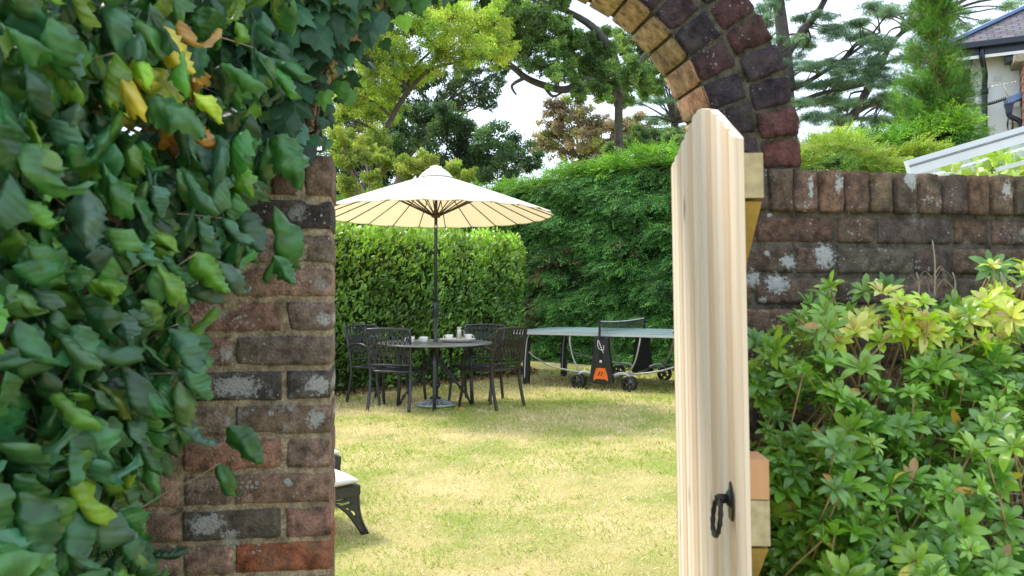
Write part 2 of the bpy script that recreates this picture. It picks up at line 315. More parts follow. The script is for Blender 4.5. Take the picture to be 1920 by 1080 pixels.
class MB:
    def __init__(s): s.v = []; s.f = []; s.m = []; s.sm = []; s.mi = 0; s.smooth = False; s.c = None; s.cols = []
    def add(s, vs, fs, smooth=None):
        b = len(s.v); s.v += [tuple(p) for p in vs]; s.f += [tuple(i + b for i in f) for f in fs]
        s.m += [s.mi] * len(fs); s.sm += [s.smooth if smooth is None else smooth] * len(fs)
        s.cols += [s.c or (1, 1, 1)] * len(vs)
    def box(s, a, b, mat=None):
        x0, y0, z0 = a; x1, y1, z1 = b
        vs = [(x0,y0,z0),(x1,y0,z0),(x1,y1,z0),(x0,y1,z0),(x0,y0,z1),(x1,y0,z1),(x1,y1,z1),(x0,y1,z1)]
        if mat: vs = [mat @ Vector(p) for p in vs]
        s.add(vs, [(0,3,2,1),(4,5,6,7),(0,1,5,4),(1,2,6,5),(2,3,7,6),(3,0,4,7)], False)
    def bar(s, p, q, w, h, up=(0, 0, 1), bev=.0):
        """a straight bar from p to q, w wide, h high"""
        p, q = Vector(p), Vector(q); d = (q - p).normalized(); sd_ = d.cross(Vector(up))
        if sd_.length < 1e-4: sd_ = d.cross(Vector((1, 0, 0)))
        sd_.normalize(); u = sd_.cross(d).normalized()
        c = min(w, h) * .18 if bev else 0
        if c:
            prof = [(-w/2+c,-h/2),(w/2-c,-h/2),(w/2,-h/2+c),(w/2,h/2-c),(w/2-c,h/2),(-w/2+c,h/2),(-w/2,h/2-c),(-w/2,-h/2+c)]
        else: prof = [(-w/2,-h/2),(w/2,-h/2),(w/2,h/2),(-w/2,h/2)]
        n = len(prof); vs = [e + sd_ * a + u * b for e in (p, q) for a, b in prof]
        s.add(vs, [tuple(range(n))[::-1], tuple(range(n, 2*n))] + [(i, (i+1) % n, n + (i+1) % n, n + i) for i in range(n)], False)
    def tube(s, pts, r, n=8, caps=True, closed=False):
        pts = [Vector(p) for p in pts]; k = len(pts)
        rs = r if isinstance(r, (list, tuple)) else [r] * k
        up = None; vs = []
        for i, p in enumerate(pts):
            if closed: d = (pts[(i+1) % k] - pts[i-1])
            else: d = (pts[min(i+1, k-1)] - pts[max(i-1, 0)])
            if d.length < 1e-7: d = Vector((0, 0, 1))
            d.normalize()
            if up is None:
                up = d.orthogonal().normalized()
            else:
                up = (up - d * up.dot(d))
                up = up.normalized() if up.length > 1e-5 else d.orthogonal().normalized()
            sd_ = d.cross(up)
            for j in range(n):
                a = 2 * math.pi * j / n
                vs.append(p + (up * math.cos(a) + sd_ * math.sin(a)) * rs[i])
        fs = []
        for i in range(k if closed else k - 1):
            i2 = (i + 1) % k
            for j in range(n): fs.append((i*n+j, i*n+(j+1) % n, i2*n+(j+1) % n, i2*n+j))
        if caps and not closed: fs += [tuple(range(n))[::-1], tuple((k-1)*n + j for j in range(n))]
        s.add(vs, fs, True)
    def lathe(s, prof, n=24, c=(0, 0, 0), axis='Z', smooth=True):
        vs = []; fs = []
        for r_, z_ in prof:
            for j in range(n):
                a = 2 * math.pi * j / n; p = (r_ * math.cos(a), r_ * math.sin(a), z_)
                if axis == 'Y': p = (p[0], p[2], p[1])
                if axis == 'X': p = (p[2], p[0], p[1])
                vs.append((p[0] + c[0], p[1] + c[1], p[2] + c[2]))
        for i in range(len(prof) - 1):
            for j in range(n): fs.append((i*n+j, i*n+(j+1) % n, (i+1)*n+(j+1) % n, (i+1)*n+j))
        s.add(vs, fs, smooth)
    def prism(s, poly, t0, t1, fn):
        """poly (a, b) extruded from t0 to t1; fn(a, b, t) gives the point"""
        n = len(poly); vs = [fn(a, b, t0) for a, b in poly] + [fn(a, b, t1) for a, b in poly]
        s.add(vs, [tuple(range(n))[::-1], tuple(range(n, 2*n))] + [(i, (i+1) % n, n + (i+1) % n, n + i) for i in range(n)], False)
    def mesh(s, name, col=False):
        me = bpy.data.meshes.new(name); me.from_pydata([tuple(p) for p in s.v], [], s.f)
        me.polygons.foreach_set('material_index', s.m); me.polygons.foreach_set('use_smooth', s.sm)
        if col:
            a = me.attributes.new('col', 'FLOAT_COLOR', 'POINT')
            a.data.foreach_set('color', np.hstack([np.array(s.cols, 'f'), np.ones((len(s.cols), 1), 'f')]).ravel())
        me.update(); return me
    def build(s, name, mats, parent=None, col=False, world=False):
        return link(name, s.mesh(name, col), mats, parent, world)

def spline(pts, k=6):
    """Catmull-Rom through the points"""
    P = [Vector(p) for p in pts]; out = []
    for i in range(len(P) - 1):
        a = P[max(i-1, 0)]; b = P[i]; c = P[i+1]; d = P[min(i+2, len(P)-1)]
        for j in range(k):
            t = j / k
            out.append(.5 * ((2*b) + (c-a)*t + (2*a-5*b+4*c-d)*t*t + (3*b-a-3*c+d)*t**3))
    out.append(P[-1]); return out

# many leaves as one mesh: each leaf is a template turned, scaled and moved
def scatter(name, tmpl, pos, axis, nrm, size, cols, mat, parent=None, wid=None, smooth=False, vein=False, world=True):
    """tmpl = list of (verts Nx3, faces) variants; leaf runs along local +Y, faces local +Z"""
    pos = np.asarray(pos, 'f8'); n = len(pos)
    ax = np.asarray(axis, 'f8'); ax /= np.linalg.norm(ax, axis=1, keepdims=True) + 1e-9
    nr = np.asarray(nrm, 'f8'); nr = nr - ax * (nr * ax).sum(1, keepdims=True)
    nr /= np.linalg.norm(nr, axis=1, keepdims=True) + 1e-9
    sx = np.cross(ax, nr)
    size = np.broadcast_to(np.asarray(size, 'f8'), (n,)); wid = np.ones(n) if wid is None else np.broadcast_to(np.asarray(wid, 'f8'), (n,))
    cols = np.asarray(cols, 'f4')
    pick = NR.integers(0, len(tmpl), n)
    VV = []; LL = []; CC = []; cnt = []; base = 0; VN = []
    for ti, (tv, tf) in enumerate(tmpl):
        idx = np.where(pick == ti)[0]
        if len(idx) == 0: continue
        tv = np.asarray(tv, 'f8')
        P = (pos[idx][:, None, :] + size[idx][:, None, None] * (
            sx[idx][:, None, :] * (tv[None, :, 0:1] * wid[idx][:, None, None]) + ax[idx][:, None, :] * tv[None, :, 1:2] + nr[idx][:, None, :] * tv[None, :, 2:3]))
        k = len(tv)
        VV.append(P.reshape(-1, 3)); CC.append(np.repeat(cols[idx], k, 0)); VN.append(np.tile(tv, (len(idx), 1)))
        off = base + np.arange(len(idx)) * k
        for f in tf:
            LL.append((off[:, None] + np.asarray(f)[None, :])); cnt.append((len(idx), len(f)))
        base += k * len(idx)
    V = np.concatenate(VV); C = np.concatenate(CC)
    loops = np.concatenate([a.ravel() for a in LL]); tot = np.concatenate([np.full(a, b) for a, b in cnt])
    start = np.concatenate([[0], np.cumsum(tot)[:-1]])
    me = bpy.data.meshes.new(name)
    me.vertices.add(len(V)); me.vertices.foreach_set('co', V.astype('f4').ravel())
    me.loops.add(len(loops)); me.loops.foreach_set('vertex_index', loops.astype('i4'))
    me.polygons.add(len(tot)); me.polygons.foreach_set('loop_start', start.astype('i4'))
    me.polygons.foreach_set('use_smooth', np.full(len(tot), smooth))
    me.update(calc_edges=True)
    a = me.attributes.new('col', 'FLOAT_COLOR', 'POINT')
    a.data.foreach_set('color', np.hstack([C, np.ones((len(C), 1), 'f4')]).astype('f4').ravel())
    if vein:
        a = me.attributes.new('vein', 'FLOAT_VECTOR', 'POINT'); a.data.foreach_set('vector', np.concatenate(VN).astype('f4').ravel())
    me.validate()
    return link(name, me, mat, parent, world)

def grid_leaf(nx, ny, prof, bend=0, fold=0, curl=0, wave=0, seed=0, side=0, crumple=0):
    """prof(t) gives half width; bend droops the tip, fold lifts/drops the halves, curl rolls the edges"""
    rr = random.Random(seed); V = []; F = []; ph = [rr.uniform(0, 6) for _ in range(6)]
    for j in range(ny + 1):
        t = j / ny; w = prof(t)
        a = bend * t * t
        y0 = t * math.cos(a * .5); z0 = -t * math.sin(a * .5)
        for i in range(nx + 1):
            s_ = (i / nx - .5) * 2
            th = curl * abs(s_) * (1 + .3 * math.sin(ph[0] + 3 * t)) + fold
            rx = w * s_ * (math.sin(th) / th if abs(th) > 1e-3 else 1)
            rz = -w * abs(s_) * (1 - math.cos(th)) / (th if abs(th) > 1e-3 else 1) * 1.6 if th else 0
            z = z0 + rz + wave * math.sin(ph[1] + 9 * t + 2.5 * s_) * abs(s_) + wave * .6 * math.sin(ph[2] + 17 * t) * s_
            x = rx + side * t * t + wave * .5 * math.sin(ph[3] + 6 * t)
            if crumple:
                ed_ = abs(s_) ** 3; x *= 1 + .11 * ed_ * (1 if j % 2 else -1); z += .008 * math.sin((24 + 8 * math.sin(seed)) * (y0 - .5 * abs(x))) * min(1, 3 * abs(s_)) + (.035 * ed_ * math.sin(ph[4] + 21 * t))
                q = noise.noise_vector(Vector((x * 3.1 + seed * 7, y0 * 3.1, 0))) * crumple + noise.noise_vector(Vector((x * 8 + seed * 3, y0 * 8, 5))) * crumple * .38
                e_ = .35 + .65 * abs(s_); V.append((x + q.x * e_, y0 + q.y * .5 * e_, z + q.z * 1.5 * e_))
            else: V.append((x, y0, z))
    for j in range(ny):
        for i in range(nx):
            a = j * (nx + 1) + i; F.append((a, a + 1, a + nx + 2, a + nx + 1))
    return V, F

def rvec(n): 
    a = NR.normal(size=(n, 3)); return a / (np.linalg.norm(a, axis=1, keepdims=True) + 1e-9)

def pick_cols(n, pal, w=None, jit=.18):
    pal = np.array(pal, 'f4'); i = NR.choice(len(pal), n, p=None if w is None else np.array(w) / sum(w))
    c = pal[i] * (1 + NR.normal(0, jit, (n, 1))).clip(.5, 1.7); return c.clip(.005, .95).astype('f4')

DIAMOND = [([(0, 0, 0), (-.28, .5, .06), (0, 1, -.05), (.28, .5, .06)], [(0, 3, 2, 1)]),
           ([(0, 0, 0), (-.34, .42, -.05), (.02, 1, .1), (.3, .58, .04)], [(0, 3, 2, 1)])]
# ------------------------------------------------------------------ ground
mb = MB(); mb.add([(-400, -60, 0), (400, -60, 0), (400, 900, 0), (-400, 900, 0)], [(0, 1, 2, 3)])
tag(mb.build('ground', M['ground']), kind='structure')

# wall frame: s runs along the wall, n points into the garden
O = Vector((-.42, 1.863, 0)); _r = Vector((.512, 2.02, 0))
U = (_r - O); LW = U.length; U.normalize(); N = Vector((-U.y, U.x, 0))
def wp(s, t, z): return O + U * s + N * t + Vector((0, 0, z))

mb = MB()
mb.add([wp(LW + .02, -.03, .004), wp(4, -.03, .004), wp(4, -1.6, .004), wp(LW + .02, -1.6, .004)], [(0, 1, 2, 3)][::-1])
mb.add([wp(-4, -.03, .004), wp(-.05, -.03, .004), wp(-.05, -1.6, .004), wp(-4, -1.6, .004)], [(0, 1, 2, 3)])
tag(mb.build('flower_bed', M['soil']), kind='structure')

# ------------------------------------------------------------------ brickwork
def cube_grid(nx, ny, nz):
    V = {}; vs = []; F = []
    def g(i, j, k):
        if (i, j, k) not in V:
            V[(i, j, k)] = len(vs); vs.append((i / nx * 2 - 1, j / ny * 2 - 1, k / nz * 2 - 1))
        return V[(i, j, k)]
    for i in range(nx):
        for j in range(ny):
            F.append((g(i, j, 0), g(i, j+1, 0), g(i+1, j+1, 0), g(i+1, j, 0))); F.append((g(i, j, nz), g(i+1, j, nz), g(i+1, j+1, nz), g(i, j+1, nz)))
    for i in range(nx):
        for k in range(nz):
            F.append((g(i, 0, k), g(i+1, 0, k), g(i+1, 0, k+1), g(i, 0, k+1))); F.append((g(i, ny, k), g(i, ny, k+1), g(i+1, ny, k+1), g(i+1, ny, k)))
    for j in range(ny):
        for k in range(nz):
            F.append((g(0, j, k), g(0, j, k+1), g(0, j+1, k+1), g(0, j+1, k))); F.append((g(nx, j, k), g(nx, j+1, k), g(nx, j+1, k+1), g(nx, j, k+1)))
    return vs, F
GRIDS = {}
def brick(mb, c, ax, ay, az, hx, hy, hz, col, rnd=.0038, rough=.0022, wedge=0, soffit=None):
    """c centre; ax/ay/az unit axes; h* half sizes"""
    res = max(4, round(hx / .010)), 4, max(4, round(hz / .010))
    if res not in GRIDS: GRIDS[res] = cube_grid(*res)
    vs, F = GRIDS[res]
    sd_ = R.uniform(0, 100); out = []
    r_ = rnd * R.uniform(.7, 1.6)
    kk = [min(1.25, (1 - 1.5 * r_ / h_) / (1 - 2 / n_)) if n_ > 2 else 1 for h_, n_ in zip((hx, hy, hz), res)]
    tw = R.uniform(-.01, .01)
    for x, y, z in vs:
        p = Vector(((x if abs(x) > .99 else x * kk[0]) * hx, (y if abs(y) > .99 else y * kk[1]) * hy, (z if abs(z) > .99 else z * kk[2]) * hz))
        q = Vector((max(-hx + r_, min(hx - r_, p.x)), max(-hy + r_, min(hy - r_, p.y)), max(-hz + r_, min(hz - r_, p.z))))
        d = p - q
        if d.length > 1e-6: p = q + d.normalized() * r_
        s_ = Vector((p.x + sd_, p.y, p.z))
        nn = noise.noise_vector(s_ * 28); n2 = noise.noise_vector(s_ * 75)
        p += nn * rough + n2 * rough * .8
        chip = noise.noise(s_ * 17 + Vector((9, 9, 9)))
        if chip > .28 and d.length > 1e-6: p -= Vector((x, y, z)) * (chip - .28) * .012
        p.x *= 1 + wedge * z; p.z += tw * p.x
        out.append(c + ax * p.x + ay * p.y + az * p.z)
    mb.c = col
    b = len(mb.v); mb.v += [tuple(p) for p in out]; mb.cols += [col] * len(out)
    mb.f += [tuple(i + b for i in f) for f in F]; mb.sm += [True] * len(F)
    if soffit is None: mb.m += [0] * len(F)
    else:
        for f in F:
            zz = [vs[i][2] for i in f]; mb.m.append(soffit if max(zz) < -.99 else 0)

def vary(pal, j=.16):
    c = R.choice(pal); k = 1 + R.uniform(-j, j); return tuple(max(.01, x * k * (1 + R.uniform(-.05, .05))) for x in c)
PAL_L = [(.32, .21, .165), (.27, .185, .145), (.35, .215, .16), (.24, .175, .14), (.21, .16, .135), (.37, .23, .17), (.29, .205, .16)]
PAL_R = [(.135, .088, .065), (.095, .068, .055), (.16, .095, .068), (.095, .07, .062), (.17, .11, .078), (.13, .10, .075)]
PAL_RR = PAL_R + [(.16, .08, .06)]
PAL_A = [(.046, .028, .034), (.058, .029, .033), (.034, .027, .037), (.042, .030, .038), (.072, .034, .034)]
Z1 = V3 = Vector((0, 0, 1))
PIT = .0790; MJ = .0105
TOPZ = 1.4735

wall = empty('brick_garden_wall', wp(0, 0, 0)); tag(wall, 'old brick garden wall with a round arched gateway, ivy and shrubs against it', 'wall')

def courses(mb, side, z_top, pal, s_end, first_stretch, special=None):
    k = 0; z = z_top
    while z > 0.0:
        zb = z - PIT + MJ; st = first_stretch ^ (k % 2 == 1); s = 0; i = 0
        # the brick at the jamb, then alternating headers and stretchers
        while s < s_end:
            L = (.215 if st else .102) * R.uniform(.985, 1.012)
            if i == 1 and not first_stretch ^ (k % 2 == 1): L = .215
            dep = .2 if i == 0 else .1
            c0 = (LW + s if side > 0 else -s - L)
            if i == 0: c0 += side * 0
            pr = R.uniform(-.003, .003)
            cc = wp(c0 + L / 2, dep / 2 + pr, (z + zb) / 2)
            col = special(k, i) if special and special(k, i) else vary(pal)
            brick(mb, cc, U, N, Z1, L / 2, dep / 2, (z - zb) / 2 * R.uniform(.96, 1.0), col)
            if dep < .15:
                L2 = L; brick_back(mb, c0, L2, z, zb, pal)
            s += L + MJ; i += 1; st = not st
        z -= PIT; k += 1
def brick_back(mb, c0, L, z, zb, pal):
    a = wp(c0, .1, zb); vs = []
    mb.c = vary(pal)
    e = .002
    q = [wp(c0 + e, .10, zb), wp(c0 + L - e, .10, zb), wp(c0 + L - e, .213, zb), wp(c0 + e, .213, zb), wp(c0 + e, .10, z), wp(c0 + L - e, .10, z), wp(c0 + L - e, .213, z), wp(c0 + e, .213, z)]
    mb.mi = 0
    mb.add(q, [(0,3,2,1),(4,5,6,7),(0,1,5,4),(1,2,6,5),(2,3,7,6),(3,0,4,7)], False)

def spec_left(k, i):
    if k == 10 and i == 0: return (.36, .13, .07)
    if k == 7 and i == 1: return (.36, .20, .14)
    if k == 0 and i == 0: return (.085, .07, .065)
    if k == 5: return (.10, .09, .085) if i < 2 else None
    if k == 9 and i == 1: return (.13, .115, .09)
mb = MB(); courses(mb, -1, TOPZ, PAL_L, 2.9, True, spec_left)
s = 0
while s < 2.9:                                       # bricks on edge level with the springing
    w_ = .062 * R.uniform(.95, 1.05)
    brick(mb, wp(-s - w_ / 2, .1075, TOPZ + .010 + .0475), U, N, Z1, w_ / 2, .1075, .0475, vary([(.26, .13, .10), (.20, .13, .10), (.25, .15, .11)]))
    s += w_ + .012
mb.build('left_wall_section', M['brick'], wall, col=True, world=True)
mb = MB(); mb.c = (.40, .32, .215)
mb.box((-2.9, .0055, 0), (-.004, .205, TOPZ + .10)); mb.v = [tuple(wp(a, b_, c)) for a, b_, c in mb.v]
mb.build('left_mortar', M['mortar'], wall, col=True, world=True)

RTOP = 1.466
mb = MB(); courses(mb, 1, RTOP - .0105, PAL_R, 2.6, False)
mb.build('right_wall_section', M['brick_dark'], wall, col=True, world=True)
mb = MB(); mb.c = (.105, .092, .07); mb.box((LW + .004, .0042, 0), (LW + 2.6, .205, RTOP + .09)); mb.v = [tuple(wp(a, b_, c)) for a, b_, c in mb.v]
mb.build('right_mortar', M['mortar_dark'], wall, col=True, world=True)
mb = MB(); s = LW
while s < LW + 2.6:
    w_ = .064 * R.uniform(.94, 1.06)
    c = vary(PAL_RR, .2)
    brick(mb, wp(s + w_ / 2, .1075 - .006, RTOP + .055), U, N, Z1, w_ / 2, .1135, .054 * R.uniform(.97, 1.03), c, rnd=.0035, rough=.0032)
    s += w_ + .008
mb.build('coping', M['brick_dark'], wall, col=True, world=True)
ZS = 1.576; RI = .505; SC = LW + .012 - RI
def arch_ring(mb, r0, r1, n, pal, soff, special=None):
    for k in range(n):
        a0 = math.pi * (k + .5) / n
        er = Vector((0, 0, 0)) + U * math.cos(a0) + Z1 * math.sin(a0); et = (U * -math.sin(a0) + Z1 * math.cos(a0))
        rm = (r0 + r1) / 2; half = math.pi / n * rm / 2 - .0055 if False else math.pi / n * rm / 2 - .0055
        half = (math.pi * rm / n) / 2 - .0042
        col = special(k, n) if special and special(k, n) else vary(pal, .25)
        c = wp(SC, .090 + R.uniform(-.005, .003), ZS) + er * rm
        brick(mb, c, et, N, er, half, .0910, (r1 - r0) / 2 - .003, col, rnd=.006, rough=.0045, wedge=.06, soffit=soff)
nb = 22
mb = MB()
arch_ring(mb, RI, RI + .110, nb, PAL_A, None, None)
def sp2(k, n):
    if k in (0, 1): return (.115, .045, .04) if k == 0 else (.095, .042, .04)
mbo = MB(); arch_ring(mbo, RI + .115, RI + .232, 27, PAL_A, None, sp2)
a_ = mb.build('arch', M['brick_arch'], wall, col=True, world=True)
mbo.build('outer_ring', M['brick_arch'], a_, col=True); COL.objects['outer_ring'].matrix_parent_inverse = a_.matrix_parent_inverse.copy() if False else Matrix.Identity(4)
# soffit: clean sandy undersides of the ring, bounced light painted into their paler tone, each brick the full thickness of the wall
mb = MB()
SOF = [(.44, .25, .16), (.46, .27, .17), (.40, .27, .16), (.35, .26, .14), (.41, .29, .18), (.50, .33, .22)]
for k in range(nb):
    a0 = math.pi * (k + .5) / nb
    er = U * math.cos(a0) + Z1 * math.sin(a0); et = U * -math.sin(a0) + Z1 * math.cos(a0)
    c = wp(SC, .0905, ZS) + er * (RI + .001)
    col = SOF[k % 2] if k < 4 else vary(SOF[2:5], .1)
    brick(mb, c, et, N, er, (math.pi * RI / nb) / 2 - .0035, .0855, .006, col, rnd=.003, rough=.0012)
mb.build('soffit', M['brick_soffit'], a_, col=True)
mb = MB(); mb.c = (.085, .075, .055); n_ = 48
for k in range(n_):
    a0, a1 = math.pi * k / n_, math.pi * (k + 1) / n_
    q = []
    for t in (.0065, .170):
        for r_, a in ((RI + .004, a0), (RI + .224, a0), (RI + .224, a1), (RI + .004, a1)):
            q.append(wp(SC + r_ * math.cos(a), t, ZS + r_ * math.sin(a)))
    mb.add(q, [(0,1,2,3),(7,6,5,4),(1,5,6,2),(0,3,7,4),(0,4,5,1),(3,2,6,7)], False)
mb.build('arch_mortar', M['mortar_dark'], a_, col=True)

# ------------------------------------------------------------------ the open wooden gate
G0 = Vector((.403, 2.0)); G1 = Vector((.365, 1.30)); GL = (G1 - G0).length; gd = (G1 - G0).normalized(); gn = Vector((-gd.y, gd.x)) 
if gn.x < 0: gn = -gn
TOP = [(2.0, .322), (1.66, .378), (1.60, .376), (1.50, .350), (1.47, .338), (1.30, .257)]
TOP = [((2.0 - y) / .7 * GL, CAMZ + z) for y, z in TOP]
def gtop(l):
    for (a, za), (b_, zb) in zip(TOP, TOP[1:]):
        if l <= b_: return za + (zb - za) * (l - a) / (b_ - a)
    return TOP[-1][1]
def gp(l, d, z):          # along the gate, out of its plane to the right, up; the gate leans a little
    x = G0.x + gd.x * l + gn.x * d; y = G0.y + gd.y * l + gn.y * d
    return Vector((x + (CAMZ - z) * .016, y, z))
gate = empty('wooden_garden_gate', gp(0, 0, 0)); tag(gate, 'new pale pine arched-top garden gate standing open with a black ring handle', 'gate')
mb = MB(); NBD = 14; bw = GL / NBD
BT = [0, 1, 2, 1, 0, 2, 1, 0, 1, 2, 0, 1, 2, 0]
for i in range(NBD):
    mb.mi = BT[i]; l0 = i * bw; l1 = l0 + bw
    prof = [(0, .0085), (.003, .0083), (.0055, .0036), (.009, .0008), (.012, .0001)]
    fr = [(l0 + a, d) for a, d in prof] + [(l0 + bw * f, -.0002) for f in (.42, .58)] + [(l1 - a - .0002, d) for a, d in reversed(prof)]
    bk = [(l1 - .0002, .016), (l0, .016)]
    ring = fr + bk; n = len(ring)
    if i == 0: ring = [(l0, .0)] + ring[1:]
    vs = [gp(a, d, .08) for a, d in ring] + [gp(a, d, gtop(a)) for a, d in ring]
    mb.add(vs, [tuple(range(n)), tuple(range(n, 2 * n))[::-1]] + [(j, n + j, n + (j + 1) % n, (j + 1) % n) for j in range(n)], False)
mb.build('board_panel', [M['pine'], M['pine_b'], M['pine_c']], gate, world=True)
mb = MB()
mb.prism([(0, 0), (GL, 0), (GL, 1), (0, 1)], .0, 1, lambda a, b_, t: gp(a + (-.003 if a else .003), .0162 + t * .0002, .1 + b_ * (gtop(min(max(a, 0), GL)) - .115)))
mb.build('back_face', M['pine_edge'], gate, world=True)
def gbar(name, l0, z0, l1, z1, h, mat, d0=.0165, d1=.047, cut=True):
    mb = MB(); mb.prism([(l0, z0), (l1, z1), (l1, z1 + h), (l0, z0 + h)], d0, d1, lambda a, b_, t: gp(a, t, b_)); return mb.build(name, mat, gate, world=True)
for z in (1.410, .845, .22): gbar('rail', .03, z, GL - .004, z, .073, M['pine_edge'])
def endgrain(z, h, mat, nm='end_grain'):
    mb = MB(); mb.prism([(GL - .0035, z), (GL - .0015, z), (GL - .0015, z + h), (GL - .0035, z + h)], .0165, .047, lambda a, b_, t: gp(a, t, b_)); mb.build(nm, mat, gate, world=True)
for z in (1.410, .845, .22): endgrain(z, .073, M['pine_end'])
gbar('latch_block', GL - .075, .920, GL - .002, .920, .064, M['pine_block'])
for zt, zb in ((1.408, .92), (.843, .295)):
    mb = MB(); mb.prism([(GL - .006, zt - .004), (GL - .11, zt - .004), (.05, zb + .004), (.14, zb + .004), ], .0165, .045, lambda a, b_, t: gp(a, t, b_))
    mb.build('brace', M['pine_edge'], gate, world=True)
# ring handle
hl = (2.0 - 1.365) / .7 * GL
mb = MB(); mb.lathe([(.0, 0), (.014, 0), (.015, .003), (.012, .006), (.010, .007), (0, .007)], 20, axis='X')
mb.v = [tuple(gp(hl + p[1], -.002 - p[0], .905 + p[2])) for p in mb.v]
hnd = mb.build('ring_handle', M['black_iron'], gate, world=True)
mb = MB(); mb.prism([(-.012, -.055), (.012, -.055), (.016, -.02), (.016, .02), (.006, .05), (0, .062), (-.006, .05), (-.016, .02), (-.016, -.02)], -.0035, -.0005, lambda a, b_, t: gp(hl + a, t, .900 + b_ * .55)); mb.build('back_plate', M['black_iron'], hnd)
mb = MB()
mb.tube([gp(hl, -.004, .905), gp(hl, -.022, .905), gp(hl, -.027, .903)], [.008, .0085, .007], 10)
rc = .031; mb.tube([gp(hl + math.sin(a) * rc * .92, -.026 + .004 * math.cos(a), .905 - rc + math.cos(a) * rc) for a in [2 * math.pi * k / 36 for k in range(36)]], [.0042 + .0007 * math.sin(k * 2.1) for k in range(36)], 9, closed=True)
mb.build('ring', M['black_iron'], hnd)
mb = MB(); mb.box((.445, 2.035, 0), (.51, 2.10, 1.46)); pst = mb.build('gate_post', M['pine_edge']); tag(pst, 'square timber post in the gateway behind the hinge side of the open gate', 'post')

# ------------------------------------------------------------------ ivy over the arch and the left wall
def ivy_leaf(seed):
    rr = random.Random(seed)
    out = [(0, 0), (.20, -.10), (.42, .02), (.50, .25), (.33, .38), (.36, .62), (.18, .62), (.0, 1.0)]
    pts = [(x * (1 + rr.uniform(-.1, .1)), y) for x, y in out]
    full = pts + [(-x * rr.uniform(.9, 1.1), y) for x, y in reversed(pts[1:-1])]
    V = [(0, .3, .05)] + [(x, y, -.12 * abs(x) - .10 * y * y + rr.uniform(-.03, .03)) for x, y in full]
    F = [(0, i + 1, (i + 1) % len(full) + 1) for i in range(len(full))]
    return V, F
IVY = [ivy_leaf(s_) for s_ in range(6)]
ARCH_C = (SC, ZS)
P = []; A_ = []; NN = []; SZ = []
def add_ivy(s_, t, z, sz, out):
    P.append(wp(s_, t, z)); 
    d = U * R.uniform(-.8, .8) + Z1 * R.uniform(-1.2, -.1) + N * -.2
    A_.append(d); NN.append(out + Vector((R.uniform(-.75, .75), R.uniform(-.4, .4), R.uniform(-.2, 1.1)))); SZ.append(sz)
# along the ring, from the left springing up and over the crown, thinning to the right
for k in range(1750):
    a = rad(R.triangular(70, 215, 128)); r_ = RI + R.uniform(.03, .33)
    s_ = SC + r_ * math.cos(a); z = ZS + r_ * math.sin(a)
    if z < 1.60: z = R.uniform(1.57, 1.70); 
    if s_ > -.01 and z < 1.66: continue
    add_ivy(s_, -R.uniform(.02, .14), z, R.choice([.03, .038, .048, .058, .07, .08]), -N)
for k in range(330):      # wrapping under the arch at the left
    a = rad(R.uniform(84, 172)); r_ = RI + R.uniform(-.035 if R.random() < .4 else 0, .03); add_ivy(SC + r_ * math.cos(a), R.uniform(-.05, .2), ZS + r_ * math.sin(a), R.choice([.03, .04, .05]), -N * .7 + Vector((.3, 0, -.2)))
for k in range(2600):     # over the wall to the left
    s_ = -R.uniform(.06, 2.0); z = R.uniform(.2, 2.15)
    lim = -.12 - .30 * max(0, min(1, (1.66 - z) / .45))
    if s_ > lim: continue
    add_ivy(s_, -R.uniform(.01, .10), z, R.choice([.035, .045, .055, .065]), -N)
ivy = empty('ivy', wp(0, 0, ZS)); tag(ivy, 'dark green lobed ivy climbing over the left half of the brick arch', 'ivy')
scatter('foliage', IVY, P, A_, NN, SZ, pick_cols(len(P), [(.035, .10, .05), (.05, .145, .075), (.08, .20, .13), (.022, .06, .03), (.13, .30, .07)], [3, 3, 2, 2, .6]), M['leaf_ivy'], ivy, smooth=False)
# the big bright leaves that hang into the opening at the top
bp = [(757, 52, .046, (.20, .42, .03)), (790, 15, .052, (.05, .15, .03)), (745, 20, .045, (.06, .15, .03)), (705, 45, .075, (.05, .13, .09)), (690, 70, .06, (.05, .12, .08)), (840, -8, .06, (.05, .13, .06)), (640, 175, .045, (.06, .17, .03)), (665, 40, .05, (.10, .22, .06)), (652, 195, .04, (.07, .2, .03))]
for x, y, l_, c_ in bp: scatter('hanging_leaf', IVY, [at(x, y - 22, 1.83)], [(R.uniform(-.2, .3), -.1, -1)], [(R.uniform(-.2, .2), -1, .25)], [l_], [c_], M['leaf_ivy'], ivy)
mb = MB()
for k in range(70):
    a = rad(R.uniform(75, 190)); r_ = RI + R.uniform(.0, .25); pts = []
    for j in range(6):
        a += rad(R.uniform(-1, 6)); r_ += R.uniform(-.02, .03); pts.append(wp(SC + r_ * math.cos(a), -.015 - R.uniform(0, .03), max(1.58, ZS + r_ * math.sin(a))))
    mb.tube(spline(pts, 3), R.uniform(.0015, .0045), 5)
mb.build('stem', M['bark'], ivy, world=True)

